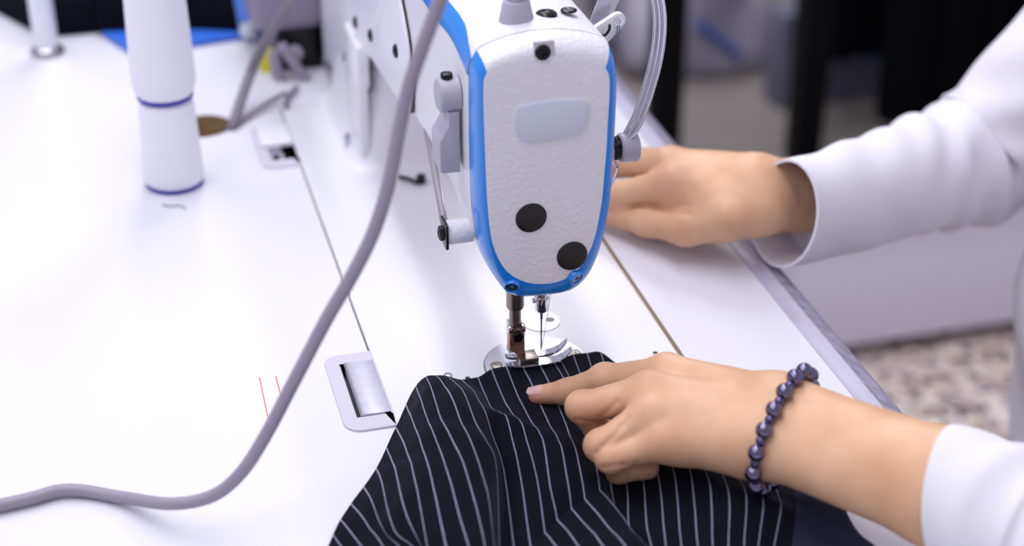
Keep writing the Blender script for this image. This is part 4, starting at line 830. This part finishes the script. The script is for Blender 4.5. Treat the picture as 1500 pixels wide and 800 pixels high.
def left_hand():
    wi, wp = V(*(0.084,-0.1446,0.05)), V(*(0.0668,-0.1634,0.041))
    iM, mM, rM, pM = V(*(0.0422,-0.0935,0.043)), V(*(0.0257,-0.1138,0.047)), V(*(0.0217,-0.1298,0.045)), V(*(0.0242,-0.1424,0.037))
    iP, iD, iT = V(*(0.0167,-0.0675,0.0275)), V(*(-0.0008,-0.0566,0.016)), V(*(-0.0154,-0.046,0.0095))
    mP, mD, mT = V(*(-0.0064,-0.0988,0.034)), V(*(0.0043,-0.0976,0.016)), V(*(0.0197,-0.0981,0.01))
    rP, rD, rT = V(*(-0.0055,-0.1282,0.029)), V(*(0.0057,-0.1216,0.012)), V(*(0.0165,-0.1254,0.01))
    pP, pD, pT = V(*(-0.0022,-0.1352,0.0255)), V(*(0.005,-0.1282,0.0115)), V(*(0.0214,-0.1286,0.01))
    el = V(*(0.1915,-0.3248,0.05))
    Fi, Fp = V(*(0.1337,-0.233,0.057)), V(*(0.1281,-0.235,0.046))
    f = Field((-.030, -.262, -.002), (.165, -.030, .086), .00105)
    A = f.D
    ws = [wi, lerp(wi, wp, .33), lerp(wi, wp, .66), wp]
    for m_, w_, r in zip((iM, mM, rM, pM), ws, (.0102, .0106, .0102, .0096)): f.cap(A, m_, w_, r, .0142, .010)
    dn = V(0, 0, -.010)
    for a, b in ((iM, mM), (mM, rM), (rM, pM)): f.cap(A, lerp(a, ws[1], .12)+dn*.5, lerp(b, ws[1], .12)+dn*.5, .0088, .0088, .008)
    f.cap(A, V(*(0.0375,-0.1371,0.031)), V(*(0.0606,-0.1569,0.036)), .0102, .0132, .012)
    f.cap(A, V(*(0.0708,-0.1194,0.036)), V(*(0.0487,-0.1028,0.03)), .014, .012, .012)
    f.cap(A, wi, Fi, .0142, .0215, .012); f.cap(A, wp, Fp, .0142, .0212, .012); f.cap(A, lerp(wi, wp, .5), lerp(Fi, Fp, .5), .0145, .0215, .010)
    f.cap(A, Fi, lerp(Fi, el, .14), .0205, .012, .012); f.cap(A, Fp, lerp(Fp, el, .14), .0205, .012, .012)
    f.cap(A, V(*(0.0955,-0.1605,0.0525)), V(*(0.0983,-0.1656,0.0525)), .0075, .0075, .012)     # head of the ulna
    # extensor tendons and knuckles
    for m_, w_ in ((iM, ws[0]), (mM, ws[1]), (rM, ws[2])): f.cap(A, m_+V(0, 0, .0058), lerp(m_, w_, .55)+V(0, 0, .0048), .0042, .004, .007)
    G = f.new()
    for pts, rad in (((iM, iP, iD, iT), (.0100, .0084, .0071, .0052)), ((mM, mP, mD, mT), (.0104, .0078, .0072, .0064)), ((rM, rP, rD, rT), (.0100, .0076, .0068, .0060)), ((pM, pP, pD, pT), (.0092, .0070, .0062, .0056))):
        H = f.new(); f.chain(H, pts, rad, .0035)
        f.cap(H, pts[1]+V(0, 0, .0012), pts[1]+V(0, 0, .0012), rad[1]-.0004, rad[1]-.0004, .004)
        G = smin(G, H, .0016)
    H = f.new(); f.chain(H, [V(*(0.0721,-0.1194,0.034)), V(*(0.0576,-0.101,0.022)), V(*(0.0405,-0.0933,0.0155)), V(*(0.0264,-0.0916,0.0125))], (.012, .0105, .009, .0075), .006)
    G = smin(G, H, .002)
    A = smin(A, G, .0065)
    # creases: over the index joint, inside the bent joints, between the knuckles
    for k in (-.0028, 0, .0028):
        c = lerp(iP, iM, .02) + (iP-iD)/np.linalg.norm(iP-iD)*k + V(0, 0, .0078); f.groove(A, c + V(-.003, -.0045, -.001), c + V(.003, .0045, -.001), .0007, .00035)
    for a, b in [[(-0.0104,-0.1035,0.03),(0.0022,-0.1056,0.027)],[(-0.0063,-0.1371,0.0225),(0.0052,-0.1364,0.022)],[(0.0124,-0.1309,0.0185),(0.0069,-0.1392,0.012)],[(0.0082,-0.1315,0.046),(0.0031,-0.1299,0.04)],[(0.0063,-0.1321,0.043),(-0.0102,-0.136,0.031)],[(0.0078,-0.1153,0.046),(-0.0005,-0.1133,0.036)]]: f.crease(A, a, b, .0013, .0010)
    for p_, r_, q in ((iP, .010, .35), (mP, .012, .45), (rP, .011, .45), (pP, .011, .45), (iT, .012, .75), (pT, .010, .7), (pM, .012, .35), (mM, .012, .25), (rM, .012, .25), (iD, .007, .2)): flush.append((p_, r_, q))
    return f.mesh(A), dict(tip=(iT, iD, .0053))
def right_hand():
    wa, wb = V(*(0.1736,0.0967,0.05)), V(*(0.1722,0.0883,0.036))
    iM, mM, rM, pM = V(*(0.1245,0.1236,0.043)), V(*(0.1271,0.1432,0.047)), V(*(0.1355,0.1551,0.042)), V(*(0.148,0.1668,0.034))
    el = V(.398, .205, -.035)
    f = Field((-.0, .02, -.004), (.30, .25, .085), .0012)
    A = f.D
    ws = [wb, lerp(wb, wa, .4), lerp(wb, wa, .8), wa]
    for m_, w_, r in zip((iM, mM, rM, pM), ws, (.0105, .0105, .0098, .009)): f.cap(A, m_, lerp(w_, m_, .12), r, .0150, .012)
    fe = lerp((wa+wb)/2, el, .45)
    f.cap(A, wa, fe + V(0, .004, .004), .0158, .0180, .012); f.cap(A, wb, fe + V(0, -.006, -.009), .0160, .0190, .012)
    f.cap(A, V(*(0.1512,0.0991,0.034)), V(*(0.1336,0.115,0.034)), .0150, .0115, .012)
    f.cap(A, V(*(0.1407,0.108,0.03)), V(*(0.1192,0.1291,0.025)), .0120, .0085, .008)
    f.cap(A, V(*(0.1456,0.0937,0.03)), wb, .0150, .0150, .012)
    G = f.new()
    for pts, rad in (((iM, V(*(0.0985,0.1442,0.028)), V(*(0.0818,0.1598,0.018)), V(*(0.0726,0.1701,0.01))), (.0106, .0092, .0076, .0064)),
                     ((mM, V(*(0.1027,0.1736,0.036)), V(*(0.0876,0.1911,0.022)), V(*(0.0798,0.2054,0.011))), (.0102, .0088, .0078, .0066)),
                     ((rM, V(*(0.1164,0.1964,0.028)), V(*(0.1033,0.2089,0.017)), V(*(0.094,0.2173,0.01))), (.0098, .0082, .0074, .0064)),
                     ((pM, V(*(0.1304,0.1999,0.022)), V(*(0.1202,0.2108,0.014)), V(*(0.1122,0.217,0.01))), (.0090, .0074, .0066, .0058))):
        H = f.new(); f.chain(H, pts, rad, .0035); G = smin(G, H, .0016)
    H = f.new(); T = [V(*(0.1496,0.0876,0.032)), V(*(0.1256,0.0991,0.022)), V(*(0.1082,0.1237,0.0165)), V(*(0.0932,0.1469,0.0115))]
    f.chain(H, T, (.0162, .0112, .0094, .0068), .006)
    f.cap(H, T[3]+V(0, 0, 0), lerp(T[2], T[3], .6), .0070, .0084, .004)
    A2 = smin(A, G, .0065)
    A2 = smin(A2, H, .0030)
    for k in (-.004, -.001, .002): 
        c = T[2] + (T[2]-T[3])/np.linalg.norm(T[2]-T[3])*k; f.groove(A2, c + V(.001, -.006, .006), c + V(-.001, -.009, -.002), .0009, .00035)
    for a, b in [[(0.0856,0.1534,0.016),(0.1132,0.1357,0.02)],[(0.1132,0.1357,0.02),(0.1285,0.1053,0.027)],[(0.0942,0.1594,0.034),(0.107,0.1453,0.04)]]: f.crease(A2, a, b, .0018, .0017, 10)
    for p_, r_, q in ((T[3], .012, .7), (iM, .014, .3), (mM, .014, .2), (T[1], .014, .2)): flush.append((p_, r_, q))
    return f.mesh(A2), dict(tip=(T[3], T[2], .0077))
def trunk():
    """upper arms, shoulders, chest and neck, all inside the shirt"""
    f = Field((.10, -.42, -.62), (.86, .40, .52), .009); A = f.D
    A[:] = .3
    c = V(.530, .02, 0)
    for sy in (-1, 1):
        f.cap(A, c + V(0, sy*.07, -.55), c + V(0, sy*.075, -.1), .105, .10, .06, .05); f.cap(A, c + V(0, sy*.075, -.1), c + V(0, sy*.085, .15), .10, .10, .06, .05)
        f.cap(A, c + V(0, sy*.06, .2), c + V(-.01, sy*.165, .20), .06, .052, .05, .05)
    f.cap(A, c + V(0, 0, .18), c + V(-.01, 0, .44), .055, .05, .04, .05)
    for sh_, el, wr in ((LS, LE, LW), (RS, RE, RW)):
        f.cap(A, sh_, el, .040, .026, .02, .05); f.cap(A, el, lerp(el, wr, .60), .026, .018, .01, .05)
    return f.mesh(A)
LS, LE, LW = V(.525, -.165, .185), V(*(0.1933,-0.3314,0.052)), V(*(0.076,-0.1539,0.045))
RS, RE, RW = V(.555, .215, .190), V(*(0.4002,0.2085,-0.012)), V(*(0.1723,0.0922,0.043))
woman = empty('person', (.530, .02, -.60), 'person in a white shirt guiding the pinstripe fabric with both hands', 'person')
(lp, lf), ln = left_hand(); (rp, rf), rn = right_hand(); tp, tf = trunk()
lp = relax(lp, lf, 3); rp = relax(rp, rf, 3)
allp = np.concatenate([lp, rp, tp]); allf = np.concatenate([lf, rf + len(lp), tf + len(lp) + len(rp)])
me = bpy.data.meshes.new('body'); me.from_pydata(allp.tolist(), [], allf.tolist())
fl = np.zeros(len(allp))
for p_, r_, q in flush: fl = np.maximum(fl, q*np.exp(-((allp-p_)**2).sum(1)/(r_*r_)))
at = me.attributes.new('flush', 'FLOAT', 'POINT'); at.data.foreach_set('value', fl.astype(np.float32))
body = link('body', me, M['skin'], woman, True, 180)
# fingernails: thin curved plates seated in the finger tips
def nail(tip, prev, r, up, ln_=.0105, wd=.0088, lift=.0004, back=.0012):
    tip = Vector(tip); d = (tip-Vector(prev)).normalized(); up = Vector(up); up = (up-d*up.dot(d)).normalized(); sd = d.cross(up)
    bm = bmesh.new(); g = []
    for i in range(11):
        u = i/10; row = []
        hw = wd/2*min(1, (u*4+.25))**.5*(1 if u < .7 else (1-((u-.7)/.3)**2*.45))
        for j in range(9):
            w_ = (j/8-.5)*2; a = w_*hw/(r*.98)
            rr = r*(1 - .10*max(0, u-.45)) + lift
            row.append(bm.verts.new(tip + d*(-back-ln_*.55 + ln_*u) + up*(rr*math.cos(a)*(1 - .22*max(0, u-.6))) + sd*(rr*math.sin(a))))
        g.append(row)
    for a, b in zip(g[:-1], g[1:]):
        for j in range(8): bm.faces.new((a[j], a[j+1], b[j+1], b[j]))
    r_ = bmesh.ops.extrude_face_region(bm, geom=bm.faces[:])
    bmesh.ops.translate(bm, verts=[v for v in r_['geom'] if isinstance(v, bmesh.types.BMVert)], vec=up*-.0008)
    return obj('fingernail', bm, M['nail'], woman, True, 60)
nail(*ln['tip'], (-.15, -.05, 1), .0125, .0092)
nail(*rn['tip'], (-.15, -.75, .65), .0115, .0098)
# shirt
def sleeve(pts, rads, label, cuff_n, wr):
    path = smooth_path(pts, 14); n = 72; m = len(path); secs = []
    T_ = [(path[min(i+1, m-1)]-path[max(i-1, 0)]).normalized() for i in range(m)]
    cn = Vector(cuff_n).normalized()
    rr = np.interp(np.linspace(0, 1, m), np.linspace(0, 1, len(rads)), [r[0] for r in rads]); rz = np.interp(np.linspace(0, 1, m), np.linspace(0, 1, len(rads)), [r[1] for r in rads])
    def sec(i, off):
        u = i/(m-1); t = T_[i].lerp(cn, max(0, 1-u*9)).normalized()
        sd = t.cross(Vector((0, 0, 1))).normalized(); up = sd.cross(t); out = []
        for k in range(n):
            a = 2*PI*k/n; ca, sa = math.cos(a), math.sin(a)
            w_ = 0
            for (c0, wdt, amp, fr, ph, sl_) in wr:
                q = (u-c0)/wdt
                w_ += amp*math.exp(-q*q)*math.sin(fr*(u + sl_*math.sin(a+ph)))*(.6+.4*math.cos(a-ph))
            out.append(path[i] + sd*(ca*(rr[i]+w_-off)) + up*(sa*(rz[i]+w_-off)))
        return out
    secs = [sec(i, .0016) for i in range(12, -1, -1)] + [sec(i, 0) for i in range(m)]
    bm = bmesh.new(); add_loft(bm, secs); return obj('sleeve', bm, M['white'], woman, True, 60)
rc = [(0.1829,0.0755,0.036), (0.2269,0.1001,0.026), (0.2842,0.1381,0.012), (0.3434,0.178,-0.002), (0.4051,0.2121,-0.012), (.455, .205, .045), (.52, .212, .12), (.555, .213, .19)]
sleeve(rc, [(.026, .036), (.032, .037), (.036, .040), (.040, .043), (.050, .051), (.053, .054), (.054, .057), (.058, .060)], 'right', Vector(rc[1])-Vector(rc[0]), [(.52, .10, .0045, 75, .6, .06), (.40, .12, .0025, 60, 2.0, .08), (.2, .15, .0015, 38, 1.0, .12), (.65, .12, .0035, 58, -.6, .1)])
lc = [(0.1312,-0.2347,0.05), (0.1457,-0.2521,0.048), (0.1631,-0.274,0.046), (0.191,-0.3299,0.052), (.295, -.277, .092), (.41, -.222, .140), (.525, -.165, .185)]
sleeve(lc, [(.0325, .0325), (.0365, .0345), (.036, .034), (.042, .042), (.046, .046), (.052, .055), (.056, .058)], 'left', (.64, -.72, .22), [(.50, .12, .004, 70, .4, .06), (.2, .15, .0015, 40, 1.0, .1)])
def shirt_body():
    f = Field((.36, -.30, -.62), (.80, .34, .36), .009); A = f.D; A[:] = .3; c = V(.530, .02, 0)
    for sy in (-1, 1):
        f.cap(A, c + V(0, sy*.07, -.60), c + V(0, sy*.075, -.1), .125, .112, .06, .05); f.cap(A, c + V(0, sy*.075, -.1), c + V(0, sy*.085, .15), .112, .108, .06, .05)
        f.cap(A, c + V(0, sy*.06, .2), c + V(-.01, sy*.175, .195), .066, .060, .05, .05)
    f.cap(A, c + V(0, 0, .2), c + V(-.005, 0, .30), .062, .060, .03, .05)
    P_, F = f.mesh(A); P_ = relax(P_, F, 2)
    P_ = P_ + .003*np.sin(P_[:, [2]]*60 + 2*np.sin(P_[:, [1]]*30))*np.array([1, .3, 0])
    me = bpy.data.meshes.new('shirt'); me.from_pydata(P_.tolist(), [], F.tolist()); return link('shirt', me, M['white'], woman, True, 180)
shirt_body()

# ------------------------------------------------------------------ bead bracelet on the near wrist
bc = V(*(0.0835,-0.1579,0.0455)); n = V(.66, -.75, .02); n /= np.linalg.norm(n)
e1 = np.cross(n, V(0, 0, 1)); e1 /= np.linalg.norm(e1); e2 = np.cross(e1, n)
br = empty('bead_bracelet', tuple(bc), 'bracelet of dark metallic round beads on the wrist nearest the camera', 'bracelet')
def bead_at(p, first, r, m):
    if first is None:
        bm = bmesh.new(); bmesh.ops.create_uvsphere(bm, u_segments=28, v_segments=16, radius=r)
        me = bpy.data.meshes.new('bead'); bm.to_mesh(me); bm.free(); me.materials.append(m); me.shade_smooth()
        o = bpy.data.objects.new('bead', me); COL.objects.link(o); o.parent = br
    else: o = first.copy(); COL.objects.link(o); o.parent = br
    o.location = Vector(p) - br.location; return o
b0 = s0 = None; NB = 14
# the string follows the outline of the wrist in a plane across the forearm
near = lp[np.abs((lp-bc)@n) < .0012]; du, dv = (near-bc)@e1, (near-bc)@e2
ok = du*du + dv*dv < .04**2; du, dv = du[ok], dv[ok]
an = np.arctan2(dv, du); rad = np.hypot(du, dv); o_ = np.argsort(an); an, rad = an[o_], rad[o_]
ang = np.linspace(-PI, PI, 721); rr_ = np.interp(ang, an, rad, period=2*PI) + .0040
arc = np.concatenate([[0], np.cumsum(np.hypot(np.diff(rr_*np.cos(ang)), np.diff(rr_*np.sin(ang))))]); total = arc[-1]
pitch = total/round(total/.0118); npair = int(round(total/pitch)); 
for k in range(npair):
    for half in (0, 1):
        s_ = ((k + .5*half)*pitch + .002) % total; a = np.interp(s_, arc, ang); r_ = np.interp(a, ang, rr_) - (0 if half == 0 else .0012)
        p_ = bc + e1*(r_*math.cos(a)) + e2*(r_*math.sin(a))
        if half == 0: b = bead_at(p_, b0, .0044, M['bead']); b0 = b0 or b
        else: b = bead_at(p_, s0, .0026, M['bead2']); s0 = s0 or b
